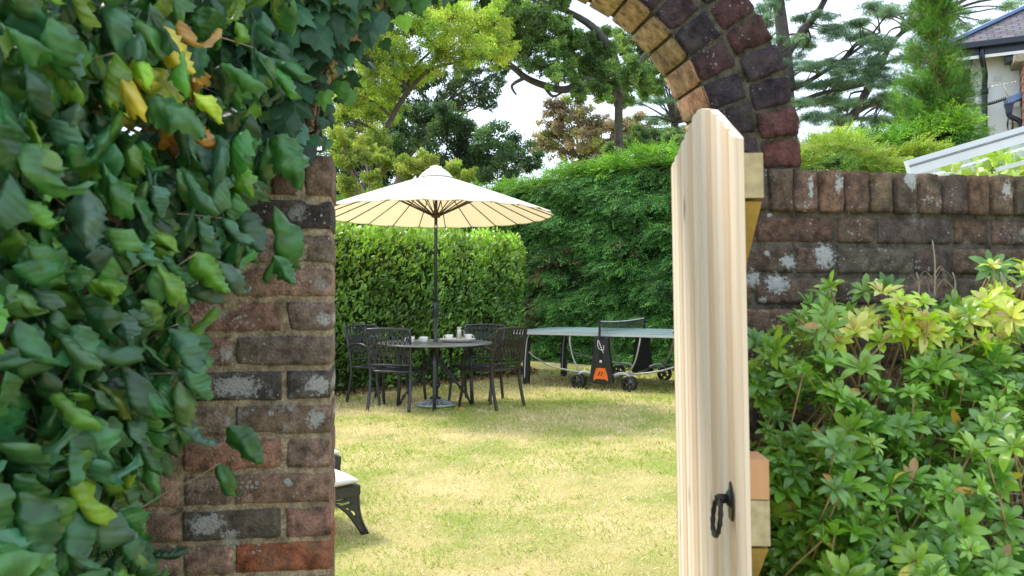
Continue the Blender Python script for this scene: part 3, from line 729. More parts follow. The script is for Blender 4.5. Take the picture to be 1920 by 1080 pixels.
# ------------------------------------------------------------------ contorted hazel in front of the left wall
def ov(t): return .42 * (math.sin(math.pi * min(1, t ** .82 * .965 + .02)) ** .72) * (1.1 - .45 * t) + .006
HZ = [grid_leaf(10, 14, ov, bend=b_, fold=f_, curl=c_, wave=w_ * .8, seed=i, side=sd_, crumple=.15) for i, (b_, f_, c_, w_, sd_) in enumerate(
    [(1.2, .9, .9, .05, .1), (1.9, .6, 1.3, .05, -.15), (.8, 1.3, .6, .06, .2), (2.5, .8, 1.0, .06, 0), (1.0, .5, 1.7, .05, -.2), (1.6, 1.4, .5, .05, .12), (.6, .7, .9, .07, -.1), (2.9, .5, 1.1, .06, .25), (1.3, 1.5, .9, .05, -.2), (2.0, 1.0, 1.5, .05, .2), (.9, .3, .7, .07, .1), (1.6, .8, 2.0, .05, 0), (3.4, 1.1, .7, .05, -.1), (.5, 1.7, .4, .06, .15)])]
EDGE = [(-400, 560), (0, 548), (100, 535), (200, 515), (300, 480), (380, 455), (450, 470), (520, 440), (570, 350), (640, 350), (700, 355), (760, 345), (830, 345), (880, 300), (930, 230), (1000, 250), (1080, 290), (1500, 330)]
def edge(y):
    for (a, xa), (b_, xb) in zip(EDGE, EDGE[1:]):
        if y <= b_: return xa + (xb - xa) * (y - a) / (b_ - a)
    return EDGE[-1][1]
P = []; A_ = []; NN = []; SZ = []; CC = []
def hz_col(y, x):
    c = R.choice([(.035, .13, .04), (.05, .17, .05), (.025, .085, .03), (.07, .21, .05), (.13, .30, .04), (.06, .18, .09)])
    if R.random() < .02: c = (.16, .30, .03)
    d = math.hypot(x - 290, (y - 170) * .8)
    if d < 90 and R.random() < .36: c = R.choice([(.50, .54, .04), (.32, .44, .04), (.42, .50, .05), (.58, .42, .05), (.44, .22, .06)])
    return tuple(min(.9, v * R.uniform(.8, 1.25)) for v in c)
HZN = 3300
for k in range(HZN):
    y = R.uniform(-330, 1330); f = R.random()
    Y = .92 + .80 * (1 - (1 - f) ** 1.0)
    e = edge(y) - (R.random() ** 1.5) * 20
    x = e - (R.random() ** 1.12) * (e + 420)
    Ymin = .93 + .52 * max(0, x) / 500         # the bush bulges toward the camera at the left
    Y = Ymin + (1.70 - Ymin) * R.random() ** 1.4
    # thin near the top so that sky shows through
    if y < 150 and 300 < x < 560 and R.random() < .5: continue
    if y < -40 and R.random() < .4: continue
    p = at(x, y - 40, Y)
    if p.z < .06: continue
    P.append(p); d = Vector((R.gauss(0, .5), -.12 + R.gauss(0, .35), -1 + R.gauss(0, .38))); A_.append(d)
    NN.append(Vector((R.gauss(0, .6), -1, .45 + R.gauss(0, .4)))); SZ.append(R.choice([.055, .065, .075, .085, .096]) * (1.0 if Y < 1.4 else .98)); CC.append(hz_col(y, x))
for x, y, L, dx in ((502, 258, .12, -.12), (515, 255, .115, .75), (517, 385, .15, .02), (515, 480, .07, .5), (512, 485, .07, -.6), (524, 490, .062, .05), (432, 800, .10, .6), (412, 868, .10, -.15), (350, 645, .09, .2), (330, 790, .085, .6), (448, 290, .115, .1), (430, 380, .10, -.2), (265, 920, .06, .1)):
    P.append(at(x, y, 1.62)); A_.append(Vector((dx, -.15, -1))); NN.append(Vector((R.uniform(-.3, .3), -1, .5))); SZ.append(L); CC.append(R.choice([(.045, .16, .04), (.05, .18, .045)]))
hz = empty('contorted_hazel', (-.95, 1.45, 0)); tag(hz, 'contorted hazel bush with curled drooping green leaves in front of the left brick wall', 'shrub')
scatter('foliage', HZ, P, A_, NN, SZ, CC, M['leaf_hazel'], hz, smooth=True, vein=True)
mb = MB()
base = Vector((-.95, 1.45, 0)); tips = [Vector(p) for p in P]
def contort(p, q, r0, r1, amp):
    n = max(5, int((q - p).length / .05)); pts = []; ph = [R.uniform(0, 6.3) for _ in range(4)]
    for i in range(n + 1):
        t = i / n; w_ = math.sin(math.pi * t) * amp if i else 0
        pts.append(p.lerp(q, t) + Vector((math.sin(ph[0] + t * n * .9), math.sin(ph[1] + t * n * 1.1), .7 * math.sin(ph[2] + t * n * .8))) * w_)
    pts = spline(pts, 3); k = len(pts); mb.tube(pts, [r0 + (r1 - r0) * i / (k - 1) for i in range(k)], 6)
    return pts
mains = []
for k in range(12):
    q = base + Vector((R.uniform(-.5, .30), R.uniform(-.30, .2), R.uniform(.7, 1.9)))
    mains += contort(base + Vector((R.uniform(-.06, .06), R.uniform(-.06, .06), 0)), q, .011, .003, .05)
mains = mains[8:]
for i in range(0, len(tips), 9):
    t = tips[i]; j = min(R.sample(range(len(mains)), 60), key=lambda a: (mains[a] - t).length)
    if (mains[j] - t).length < .6: contort(mains[j], t, .0026, .0011, .015)
mb.build('branch', M['twig'], hz, world=True)

# ------------------------------------------------------------------ evergreen shrub in front of the right wall
def lanc(t): return .185 * math.sin(math.pi * min(1, t * .97 + .015)) ** .75 * (.72 + .5 * t)
PL = [grid_leaf(2, 5, lanc, bend=b_, fold=-.35, curl=.1, wave=.012, seed=30 + i) for i, b_ in enumerate((.35, .7, 1.0, .1))]
P = []; A_ = []; NN = []; SZ = []; CC = []; whorls = []
TOPL = [(1395, 650), (1420, 598), (1480, 575), (1530, 545), (1550, 512), (1600, 520), (1700, 508), (1725, 545), (1790, 545), (1840, 540), (1862, 470), (1900, 450), (1960, 430), (2200, 400), (2500, 420)]
def ytop(x):
    for (a, ya), (b_, yb) in zip(TOPL, TOPL[1:]):
        if x <= b_: return ya + (yb - ya) * (x - a) / (b_ - a)
    return 400
def whorl(p, d, L, kind):
    n = R.choice([6, 7, 8, 8, 9]); d = d.normalized(); o1 = d.orthogonal().normalized(); o2 = d.cross(o1); ph = R.uniform(0, 6)
    if kind == 'sun': pal = [(.50, .66, .06), (.60, .70, .10), (.40, .60, .05), (.70, .70, .18)]  # sunlight painted into the leaf colour as bright yellow-green
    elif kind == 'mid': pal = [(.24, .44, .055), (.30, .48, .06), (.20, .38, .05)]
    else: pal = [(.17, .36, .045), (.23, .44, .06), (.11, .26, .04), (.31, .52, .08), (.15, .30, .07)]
    base_c = R.choice(pal)
    for r_, m, ang in ((0, n, R.uniform(50, 72)), (1, R.choice([3, 4, 5]), R.uniform(22, 40))):
        for k in range(m):
            a = ph + r_ * .4 + 2 * math.pi * k / m + R.uniform(-.18, .18); th = rad(ang + R.uniform(-10, 12))
            rd = o1 * math.cos(a) + o2 * math.sin(a); ax = d * math.cos(th) + rd * math.sin(th)
            P.append(p + rd * .003); A_.append(ax); NN.append(d * math.sin(th) - rd * math.cos(th)); SZ.append(L * (1 if r_ == 0 else .72) * R.uniform(.8, 1.12))
            c = base_c
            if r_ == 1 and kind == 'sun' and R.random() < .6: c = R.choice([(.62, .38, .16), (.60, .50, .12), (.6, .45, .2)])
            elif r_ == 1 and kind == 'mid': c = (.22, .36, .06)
            if R.random() < .010: c = R.choice([(.62, .34, .05), (.45, .26, .08), (.60, .50, .06)])
            k_ = R.uniform(.85, 1.18); CC.append(tuple(min(.9, v * k_) for v in c))
for layer, cnt, dy in ((0, 1500, 0), (1, 650, .12)):
    for k in range(cnt):
        x = R.uniform(1402, 2420); yt = ytop(x); y = yt + 18 + (R.random() ** .9) * (1420 - yt)
        Y = 1.86 - .52 * min(1, max(0, (y - 470) / 650)) + .03 * math.sin(x * .02 + y * .013) + R.gauss(0, .045) + dy
        if x > 1900: Y += .1
        if x < 1540: Y = max(Y, 1.52 + .1 * (x < 1450))
        hole = math.hypot((x - 1640) / 85, (y - 690) / 65) < 1 or math.hypot((x - 1880) / 80, (y - 980) / 70) < 1 or math.hypot((x - 1500) / 40, (y - 790) / 40) < 1
        if hole and R.random() < .82: continue
        Y = min(Y, 1.99); p = at(x, y, Y)
        if p.z < .05: continue
        d = Vector((R.gauss(-.05, .5), -.5 + R.gauss(0, .4), .9 + R.gauss(0, .3)))
        sun_ = (1570 < x < 1930 and 490 < y < 670) or (x > 1860 and y < 560)  # patch of the shrub whose sunshine is put into the leaf colours
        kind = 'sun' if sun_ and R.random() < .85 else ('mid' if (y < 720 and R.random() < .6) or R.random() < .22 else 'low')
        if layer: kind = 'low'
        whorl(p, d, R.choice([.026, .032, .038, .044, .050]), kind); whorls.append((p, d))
sh = empty('evergreen_shrub', (1.15, 1.75, 0)); tag(sh, 'bushy evergreen shrub with whorled green leaves, sunlight painted yellow on its upper tips, before the right brick wall', 'shrub')
scatter('foliage', PL, P, A_, NN, SZ, CC, M['leaf_shrub'], sh, smooth=True)
mb = MB(); mb2 = MB()
roots = [Vector((.80, 1.86, 0)), Vector((1.05, 1.90, 0)), Vector((1.3, 1.90, 0)), Vector((.66, 1.8, 0)), Vector((1.6, 1.95, 0)), Vector((2.0, 2.0, 0))]
nodes = []
for k in range(95):
    p, d = R.choice(whorls); r_ = min(roots, key=lambda a: (Vector((a.x, a.y, p.z)) - p).length + R.uniform(0, .25))
    nd = p - d.normalized() * R.uniform(.10, .2) + Vector((0, .06, -.05)); nd.y = min(nd.y, 1.97); nd.z = max(nd.z, .05)
    mid = r_.lerp(nd, .5) + Vector((R.uniform(-.06, .06), 0, -.05)); nodes.append(nd)
    pts = spline([r_, mid, nd], 5); mb.tube(pts, [.008 - .0045 * i / (len(pts) - 1) for i in range(len(pts))], 6)
for p, d in whorls:
    nd = min(nodes, key=lambda a: (a - p).length)
    if (nd - p).length > .22: nd = p - d.normalized() * .10 + Vector((R.uniform(-.02, .02), .03, -.06))
    q = p - d.normalized() * .05
    mb.tube([nd, nd.lerp(p, .55) + (q - p) * .12, p], [.0024, .0019, .0015], 5)
fan = at(1650, 730, 1.80)
for x, y in ((1500, 600), (1560, 580), (1600, 625), (1648, 600), (1690, 640), (1755, 610)):
    e = at(x, y, 1.72); mb.tube(spline([fan + Vector((0, 0, -.10)), fan.lerp(e, .45) + Vector((0, 0, -.02)), e], 6), [.0042 - .0018 * i / 12 for i in range(13)], 6)
mb.build('stem', M['stem_tan'], sh, world=True)
# bare dead flower stalks sticking up from the shrub
for x, y, h in ((1752, 560, 110), (1722, 560, 50), (1790, 560, 50), (1880, 560, 50)):
    mb = MB(); p = at(x, y, 1.80); q = at(x - 4, y - h, 1.83); mb.tube(spline([p, p.lerp(q, .6) + Vector((.004, 0, 0)), q], 4), [.0017] * 8 + [.0008], 5)
    for k in range(3):
        a = p.lerp(q, R.uniform(.3, .8)); dx = R.choice([-1, 1]) * R.uniform(.02, .04); mb.tube(spline([a, a + Vector((dx * .6, 0, .022)), a + Vector((dx, 0, .005)), a + Vector((dx * 1.2, 0, -.02))], 4), .0007, 4)
    mb.build('dry_stalk', M['twig'], sh, world=True)
mb = MB()
for k in range(170):
    x = R.uniform(1780, 1960); y = R.uniform(900, 1090); Y = R.uniform(1.5, 1.72); p = at(x, y, Y); v = Vector((R.gauss(0, .05), R.gauss(0, .03), R.gauss(0, .04)))
    if p.z > .05: mb.tube([p - v, p + Vector((0, 0, .008)), p + v], .0011, 4)
mb.build('twig_tangle', M['twig'], sh, world=True)

# ------------------------------------------------------------------ the lawn
BL = [([(-.05, 0, 0), (.05, 0, 0), (.035, .55, .08), (-.035, .55, .08), (0, 1, .3)], [(0, 1, 2, 3), (3, 2, 4)]),
      ([(-.06, 0, 0), (.05, 0, 0), (.03, .5, .2), (-.04, .5, .2), (.02, .85, .6)], [(0, 1, 2, 3), (3, 2, 4)])]
ng = 190000
yy = 2.25 + (NR.random(ng) ** 1.45) * 11.5
xx = (NR.random(ng) * 2 - 1) * (.62 * yy + .5) + .05 * yy
keep = (yy > 2.25 + .17 * xx) & (yy < 14)
xx, yy = xx[keep], yy[keep]; n = len(xx)
def nzv(x, y, f, o): return np.array([noise.noise(Vector((a * f, b_ * f, o))) for a, b_ in zip(x, y)])
g1 = nzv(xx, yy, 1.1, 3.3); g2 = nzv(xx, yy, 4.5, 8.1)
gr = g1 * 1.1 + g2 * .55 + NR.normal(0, .16, n)
green = (gr > .17 - .10 * (yy < 5)) 
c = np.where(green[:, None], pick_cols(n, [(.36, .48, .08), (.46, .54, .12), (.29, .42, .07)]), pick_cols(n, [(.76, .66, .40), (.84, .74, .52), (.66, .59, .32), (.56, .53, .26), (.78, .64, .46)]))
tuft = nzv(xx, yy, 7.0, 21.0) > .47
c[tuft & (NR.random(n) < .6)] *= np.array([.75, .88, .65], 'f4')
P = np.stack([xx, yy, np.zeros(n)], 1); ax = rvec(n) * np.array([1, 1, .0]) + np.array([0, 0, .55]); 
scatter_o = scatter('grass', BL, P, ax, rvec(n) + np.array([0, 0, .6]), (.012 + .0023 * yy) * NR.uniform(.6, 1.5, n) * np.where(tuft, 1.35, 1), c, M['grass_blade'], wid=NR.uniform(.8, 1.6, n) * (.9 + yy * .07))
tag(scatter_o, kind='stuff', label='short dry summer grass of the lawn, straw coloured with green patches', cat='grass')
# ------------------------------------------------------------------ hedges
def ribbon(path, k=12): return spline([(a, b_, 0) for a, b_ in path], k)

# (1) clipped laurel hedge at the left, its end rounded
lau = empty('laurel_hedge', (-1.6, 11.2, 0)); tag(lau, 'rounded bright green laurel hedge behind the parasol and dining set', 'hedge')
LP_ = [(-5.2, 7.6), (-3.6, 8.9), (-2.35, 10.0), (-1.3, 11.15), (-.45, 12.1), (.02, 12.75), (.12, 13.3), (-.2, 13.9)]
lp = ribbon(LP_, 10)
def lau_top(i): return 2.16 + .02 * math.sin(i * .7)
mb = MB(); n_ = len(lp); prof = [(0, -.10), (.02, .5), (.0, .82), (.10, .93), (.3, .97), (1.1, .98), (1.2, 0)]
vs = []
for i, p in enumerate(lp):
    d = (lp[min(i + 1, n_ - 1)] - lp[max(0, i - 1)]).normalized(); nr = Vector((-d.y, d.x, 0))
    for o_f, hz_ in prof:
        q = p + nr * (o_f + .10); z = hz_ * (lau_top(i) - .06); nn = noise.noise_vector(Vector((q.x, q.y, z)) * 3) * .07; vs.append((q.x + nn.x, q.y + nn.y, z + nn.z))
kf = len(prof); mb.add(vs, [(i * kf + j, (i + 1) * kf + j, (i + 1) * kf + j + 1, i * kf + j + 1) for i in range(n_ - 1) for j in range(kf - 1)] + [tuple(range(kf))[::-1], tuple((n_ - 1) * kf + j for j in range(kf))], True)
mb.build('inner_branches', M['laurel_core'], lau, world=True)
def lleaf(t): return .21 * math.sin(math.pi * min(1, t * .96 + .02)) ** .7
LL_ = [grid_leaf(2, 3, lleaf, bend=b_, fold=-.3, seed=60 + i) for i, b_ in enumerate((.4, .9, .1))]
P = []; A_ = []; NN = []; ztop = []
seg = [(lp[i + 1] - lp[i]).length for i in range(n_ - 1)]
for k in range(26000):
    i = R.randrange(8, n_ - 1); p = lp[i].lerp(lp[i + 1], R.random()); d = (lp[i + 1] - lp[i]).normalized(); nr = Vector((-d.y, d.x, 0))
    H = lau_top(i)
    if R.random() < .74:
        z = R.uniform(.04, H); o_f = 0; cr = max(0, z - (H - .16)) / .16; o_f = .16 * (1 - math.sqrt(max(0, 1 - cr * cr))); out = -nr * (1.05 - cr) + Z1 * cr
        if z < .25 and R.random() < .5: continue
    else:
        o_f = R.uniform(.1, 1.0); z = H + R.uniform(-.05, .03); out = Z1.copy()
    q = p + nr * o_f; q.z = z
    b_ = noise.noise(q * 2.3) * .14 + noise.noise(q * 6) * .07
    q = q + out * (b_ - R.random() ** 2 * .10)
    if R.random() < .12 and z > H - .1: q.z += R.uniform(.02, .13)
    P.append(q); ax_ = out * .7 + Z1 * .9 + Vector((R.gauss(0, .55), R.gauss(0, .55), R.gauss(0, .3))); A_.append(ax_); NN.append(out + Z1 * .6 + Vector((R.gauss(0, .5), R.gauss(0, .5), R.gauss(0, .4)))); ztop.append(z / H)
zt = np.array(ztop); nL = len(P)
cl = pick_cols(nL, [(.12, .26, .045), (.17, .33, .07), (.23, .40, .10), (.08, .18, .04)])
up = (NR.random(nL) < np.clip((zt - .55) * 2.0, .05, .85)); cl[up] = pick_cols(int(up.sum()), [(.34, .52, .06), (.42, .58, .09), (.28, .46, .06)])  # lit top of the hedge painted in as paler leaves
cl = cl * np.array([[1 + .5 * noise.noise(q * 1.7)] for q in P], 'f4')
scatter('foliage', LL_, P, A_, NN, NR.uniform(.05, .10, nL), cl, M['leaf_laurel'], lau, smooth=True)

# (2) tall clipped conifer hedge
FR = []
for sd_ in range(4):
    rr = random.Random(sd_); V = []; F = []
    for j in range(9):
        t = j / 8; y0 = t * .78; s_ = (-1 if j % 2 else 1) * (1.05 - .6 * t) if j < 8 else 0
        L = .34 * (1.1 - .5 * t); a = s_ * rr.uniform(.55, .85); dx, dy = math.sin(a) * L, math.cos(a) * L; w_ = .030; z = -.16 * t * t + rr.uniform(-.03, .03)
        b_ = len(V); V += [(0, y0, z), (dx * .5 + w_ * math.cos(a), y0 + dy * .5 - w_ * math.sin(a), z + .03), (dx, y0 + dy, z - .05), (dx * .5 - w_ * math.cos(a), y0 + dy * .5 + w_ * math.sin(a), z + .03)]; F.append((b_, b_ + 1, b_ + 2, b_ + 3))
    FR.append((V, F))
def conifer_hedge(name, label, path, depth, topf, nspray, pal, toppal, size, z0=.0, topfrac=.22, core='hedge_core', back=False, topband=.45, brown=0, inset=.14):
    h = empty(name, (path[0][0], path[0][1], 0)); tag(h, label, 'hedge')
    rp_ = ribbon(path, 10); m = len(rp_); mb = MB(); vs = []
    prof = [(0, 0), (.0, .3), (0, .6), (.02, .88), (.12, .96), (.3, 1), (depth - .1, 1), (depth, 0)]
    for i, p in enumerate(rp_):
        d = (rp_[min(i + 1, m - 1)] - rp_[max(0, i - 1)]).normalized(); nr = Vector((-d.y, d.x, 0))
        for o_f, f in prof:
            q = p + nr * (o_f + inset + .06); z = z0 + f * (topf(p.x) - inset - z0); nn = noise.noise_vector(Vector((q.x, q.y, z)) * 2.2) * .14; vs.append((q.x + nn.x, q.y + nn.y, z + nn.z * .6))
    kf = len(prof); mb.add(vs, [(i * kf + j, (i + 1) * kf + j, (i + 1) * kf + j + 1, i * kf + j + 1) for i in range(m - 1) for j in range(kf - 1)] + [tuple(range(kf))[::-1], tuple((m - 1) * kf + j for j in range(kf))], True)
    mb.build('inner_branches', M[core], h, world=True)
    P = []; A_ = []; NN = []; T = []; SZ = []
    for k in range(nspray):
        i = R.randrange(m - 1); p = rp_[i].lerp(rp_[i + 1], R.random()); d = (rp_[i + 1] - rp_[i]).normalized(); nr = Vector((-d.y, d.x, 0)); H = topf(p.x)
        top = R.random() < topfrac
        if not top:
            z = z0 + R.random() * (H - z0); cr = max(0, z - (H - .25)) / .25; o_f = .3 * (1 - math.sqrt(max(0, 1 - cr * cr))); out = -nr * (1.05 - cr) + Z1 * cr
        else: o_f = R.uniform(.15, depth); z = H + R.uniform(-.06, .02); out = Z1.copy()
        q = p + nr * o_f; q.z = z + (noise.noise(Vector((p.x * 2.5, p.y * 2.5, 3))) * .10 + noise.noise(Vector((p.x * 8, p.y * 8, 3))) * .07 if top or z > H - .3 else 0)
        b_ = noise.noise(Vector((q.x * 1.3, q.y * 1.3, q.z * 3.4))) * .20 + noise.noise(Vector((q.x * 4, q.y * 4, q.z * 8))) * .09
        q = q + out * (b_ * 1.35 - .09 - R.random() ** 2 * .12)
        P.append(q)
        if top or z > H - .3:
            A_.append(Z1 * R.uniform(-.1, .8) - nr * .6 + d * R.uniform(-1.2, 1.4)); NN.append(Z1 * .8 - nr * .6 + rvv() * .4); T.append(1)
        else:
            A_.append(-nr * R.uniform(.25, .8) + d * R.uniform(-1.2, .9) - Z1 * R.uniform(-.15, .55)); NN.append(-nr * .8 + Z1 * .7 + rvv() * .35); T.append(max(0, 1 - (H - z) / topband) * .8)
        SZ.append(size * R.uniform(.6, 1.35))
    n = len(P); T = np.array(T); c = pick_cols(n, pal); up = NR.random(n) < T * .9; c[up] = pick_cols(int(up.sum()), toppal)  # top sprays paler: new growth, with the lit top painted in
    if brown:
        for i, q in enumerate(P):
            if noise.noise(q * .9 + Vector((3, 1, 7))) > .33 and q.z < 2.3 and R.random() < .30: c[i] = (.13, .065, .04)
    scatter('foliage', FR, P, A_, NN, SZ, c, M['leaf_conifer'], h)
    return h
def rvv(): return Vector((R.gauss(0, 1), R.gauss(0, 1), R.gauss(0, 1)))
conifer_hedge('conifer_hedge', 'tall dense dark green clipped conifer hedge with new tips and painted sunlight brightening its top', [(-7.5, 20.0), (-3.5, 18.2), (-.7, 16.4), (1.3, 14.6), (3.0, 13.2), (4.9, 12.0), (6.6, 11.4)], 1.3,
              lambda x: 3.62 + .10 * math.sin(x * 1.1) + .12 * max(0, x - 1) ** .5 * .6, 44000, [(.055, .17, .035), (.075, .22, .04), (.12, .30, .055), (.03, .10, .028), (.16, .36, .08)], [(.20, .40, .04), (.27, .48, .05), (.15, .34, .04)], .25, brown=1)

# (3) golden-green soft conifer hedge seen over the right wall
def gtopf(x): return 3.00 + .12 * math.sin(x * 2.3) + .1 * math.sin(x * 5.1 + 1) 
conifer_hedge('golden_conifer_hedge', 'feathery yellow-green conifer hedge rising above the low right brick wall', [(2.45, 9.7), (3.4, 9.2), (4.4, 8.9), (4.95, 8.9), (5.15, 9.3)], 1.2, gtopf, 13000,
              [(.09, .22, .035), (.12, .26, .04), (.07, .18, .03)], [(.32, .46, .06), (.38, .50, .09), (.26, .40, .05), (.42, .46, .12)], .17, z0=.2, topfrac=.35, core='laurel_core', topband=.6, inset=.30)

# dead leaves and earth along the foot of the hedges
P = []; 
for k in range(2600):
    i = R.randrange(8, n_ - 1); p = lp[i].lerp(lp[i + 1], R.random()); d = (lp[i + 1] - lp[i]).normalized(); nr = Vector((-d.y, d.x, 0)); q = p - nr * abs(R.gauss(.0, .13)) ; q.z = R.uniform(.008, .05); P.append(q)
nP = len(P)
tag(scatter('leaf_litter', DIAMOND, P, rvec(nP) * np.array([1, 1, .3]), rvec(nP) * .5 + np.array([0, 0, 1]), NR.uniform(.03, .07, nP), pick_cols(nP, [(.14, .075, .045), (.20, .10, .06), (.09, .055, .035), (.25, .14, .08)]), M['litter']), kind='stuff', label='brown fallen leaves lying along the foot of the laurel hedge', cat='leaf litter')
lf = scatter('fallen_leaf', IVY[:3], [at(858, 769, 8.80)], [(1, .1, .3)], [(0, -.6, 1)], [.10], [(.55, .25, .10)], M['litter'])
tag(lf, 'curled orange-brown fallen leaf on the lawn beside the front table leg', 'leaf')

# ------------------------------------------------------------------ trees
TL = [([(0, 0, 0), (-.30, .45, .08), (0, 1, -.08), (.30, .45, .08)], [(0, 3, 2), (0, 2, 1)]), ([(0, 0, 0), (-.4, .4, -.06), (.05, .95, .12), (.33, .55, .06)], [(0, 3, 2), (0, 2, 1)]),
      ([(0, 0, 0), (-.22, .6, .1), (-.1, 1, 0), (.3, .7, .05), (.25, .3, 0)], [(0, 4, 3, 2, 1)])]
def tree(name, label, base, fork, clumps, nleaf, leaf, pal, depth=1.0, bark='bark', trunk=.28, sub=9, subr=.38, flat=1.0, cat='tree', droop=0, limbs=(), tmpl=None, twigs=True, trail=.0):
    """base (x, y) on the ground, fork a point; clumps (px, py, r_px, Y)"""
    o = empty(name, (base[0], base[1], 0)); tag(o, label, cat)
    mb = MB(); b0 = Vector((base[0], base[1], 0))
    n = 8; pts = spline([b0, b0.lerp(fork, .35) + Vector((R.uniform(-.2, .2), 0, 0)), b0.lerp(fork, .7) + Vector((R.uniform(-.2, .2), R.uniform(-.2, .2), 0)), fork], 5)
    mb.tube(pts, [trunk * (1.25 if i == 0 else 1 - .45 * i / len(pts)) for i in range(len(pts))], 10)
    LM = [p for p in pts[len(pts) // 2:]]
    for lb in limbs:
        q = spline([Vector(a) for a in lb[0]], 6); mb.tube(q, [lb[1] + (lb[2] - lb[1]) * i / (len(q) - 1) for i in range(len(q))], 7); LM += q[2:]
    centres = []; 
    for px, py, rp_, Y in clumps:
        c = at(px, py, Y); r_ = rp_ * Y / FPX
        c.y += R.uniform(-.4, .4) * depth
        src = min(LM, key=lambda a: (a - c).length + (.0 if a.z < c.z + 1 else 1.5)); m1 = src.lerp(c, .5) + Vector((R.uniform(-.12, .12), R.uniform(-.1, .1), R.uniform(.0, .12))) * (c - src).length
        q = spline([src, m1, c], 5); k = len(q); r0 = min(trunk * .3, .018 + .016 * (c - src).length); mb.tube(q, [r0 * (1 - .8 * i / (k - 1)) for i in range(k)], 6)
        for s_ in range(sub):
            v = rvv().normalized() * r_ * R.uniform(.35, 1.0); v.z *= flat; v.y *= 1.0
            sc_ = c + v; centres.append((sc_, r_ * subr * R.uniform(.6, 1.25)))
            if twigs:
                a = R.choice(q[k // 2:]); mb.tube(spline([a, a.lerp(sc_, .55) + rvv() * .05 * r_, sc_], 3), [.02 * min(1, r_), .012 * min(1, r_)] + [.010 * min(1, r_)] * 4 + [.005], 4)
    mb.build('trunk', M[bark], o, world=True)
    wt = np.array([r_ ** 2 for _, r_ in centres]); pi = NR.choice(len(centres), nleaf, p=wt / wt.sum())
    C = np.array([tuple(c) for c, _ in centres])[pi]; RR = np.array([r_ for _, r_ in centres])[pi]
    v = rvec(nleaf); rad_ = NR.random(nleaf) ** .42
    off = v * (rad_ * RR)[:, None]; off[:, 2] *= (.72 * flat + .0) if flat < 1 else .8
    off += NR.normal(0, .10, (nleaf, 3)) * RR[:, None]
    if trail: off[:, 2] -= NR.random(nleaf) ** 3 * trail
    P = C + off; nrm = v * .6 + rvec(nleaf) * .7 + np.array([0, 0, .7]); ax = rvec(nleaf) + v * .5 + np.array([0, 0, -.3 - droop])
    shade = pick_cols(len(centres), pal, jit=.14)[pi] * (1 + NR.normal(0, .14, (nleaf, 1)))
    scatter('crown', tmpl or TL, P, ax, nrm, leaf * NR.uniform(.6, 1.4, nleaf), np.clip(shade, .008, .9), M['leaf_tree'], o)
    return o
def cl(L, Y, j=1.2): return [(a, b_, c_, Y + R.uniform(-j, j)) for a, b_, c_ in L]

tree('robinia_tree', 'airy yellow-green tree with a leaning limb behind the parasol at the left', (-4.2, 19.5), at(700, 290, 19),
     cl([(650, -20, 60), (700, 40, 60), (760, -10, 60), (770, 60, 62), (850, 45, 60), (915, 30, 45), (935, 85, 42), (890, 95, 45), (840, 110, 45), (770, 120, 45), (700, 120, 55), (650, 80, 50), (655, 170, 50), (700, 195, 50), (735, 175, 40), (650, 250, 50), (700, 255, 40), (640, 215, 40), (820, 20, 50)], 19),
     110000, .048, [(.36, .47, .08), (.44, .53, .10), (.29, .42, .08), (.47, .52, .13), (.22, .33, .08)], trunk=.13, sub=30, subr=.27,
     limbs=[([at(700, 290, 19), at(735, 220, 19), at(760, 180, 19), at(800, 135, 18.8), at(850, 118, 18.6), at(900, 108, 18.4)], .085, .02), ([at(760, 180, 19), at(775, 130, 19), at(810, 90, 19.2), at(800, 50, 19)], .05, .015), ([at(800, 135, 18.8), at(825, 105, 18.6), at(870, 70, 18.5)], .07, .02)])
tree('thorn_tree', 'low spreading yellowish tree with bare pale twigs above the laurel hedge', (-3.4, 15.6), at(690, 420, 15.5),
     cl([(640, 300, 32), (680, 285, 30), (720, 300, 28), (760, 310, 26), (800, 308, 24), (845, 312, 24), (880, 325, 20), (650, 345, 26), (700, 335, 22), (760, 335, 18), (640, 260, 28)], 15.5, .6),
     30000, .040, [(.34, .42, .08), (.40, .44, .12), (.26, .36, .07)], trunk=.09, bark='twig', sub=18, subr=.32, cat='tree')
tree('holly_tree', 'dark blue-green rounded evergreen tree sloping down behind the parasol', (-2.2, 23.5), at(820, 330, 22.5),
     cl([(740, 235, 40), (790, 225, 42), (835, 235, 42), (880, 255, 42), (925, 270, 36), (965, 287, 32), (1000, 302, 24), (760, 290, 50), (820, 300, 50), (880, 310, 50), (940, 318, 40), (700, 300, 50), (640, 320, 50), (650, 370, 50), (720, 370, 50)], 22.5),
     80000, .07, [(.075, .14, .075), (.09, .17, .08), (.06, .11, .06), (.12, .20, .09)], bark='bark_dark', trunk=.25, sub=20, subr=.36)  # crown colours raised to stand in for haze
tree('hanging_oak', 'thin dark-leaved oak showing sky between its hanging twigs', (-5.5, 31), at(760, 300, 30),
     cl([(790, 140, 32), (830, 165, 38), (870, 150, 34), (905, 170, 32), (860, 195, 30), (915, 195, 22), (800, 190, 30), (740, 120, 50), (690, 160, 50), (650, 60, 60), (700, 90, 50), (650, 200, 50), (760, 160, 40), (880, 120, 32), (930, 135, 28), (660, 130, 45)], 30),
     34000, .09, [(.055, .10, .055), (.07, .12, .055), (.05, .09, .05)], bark='bark_dark', trunk=.3, sub=20, subr=.30, droop=.6)
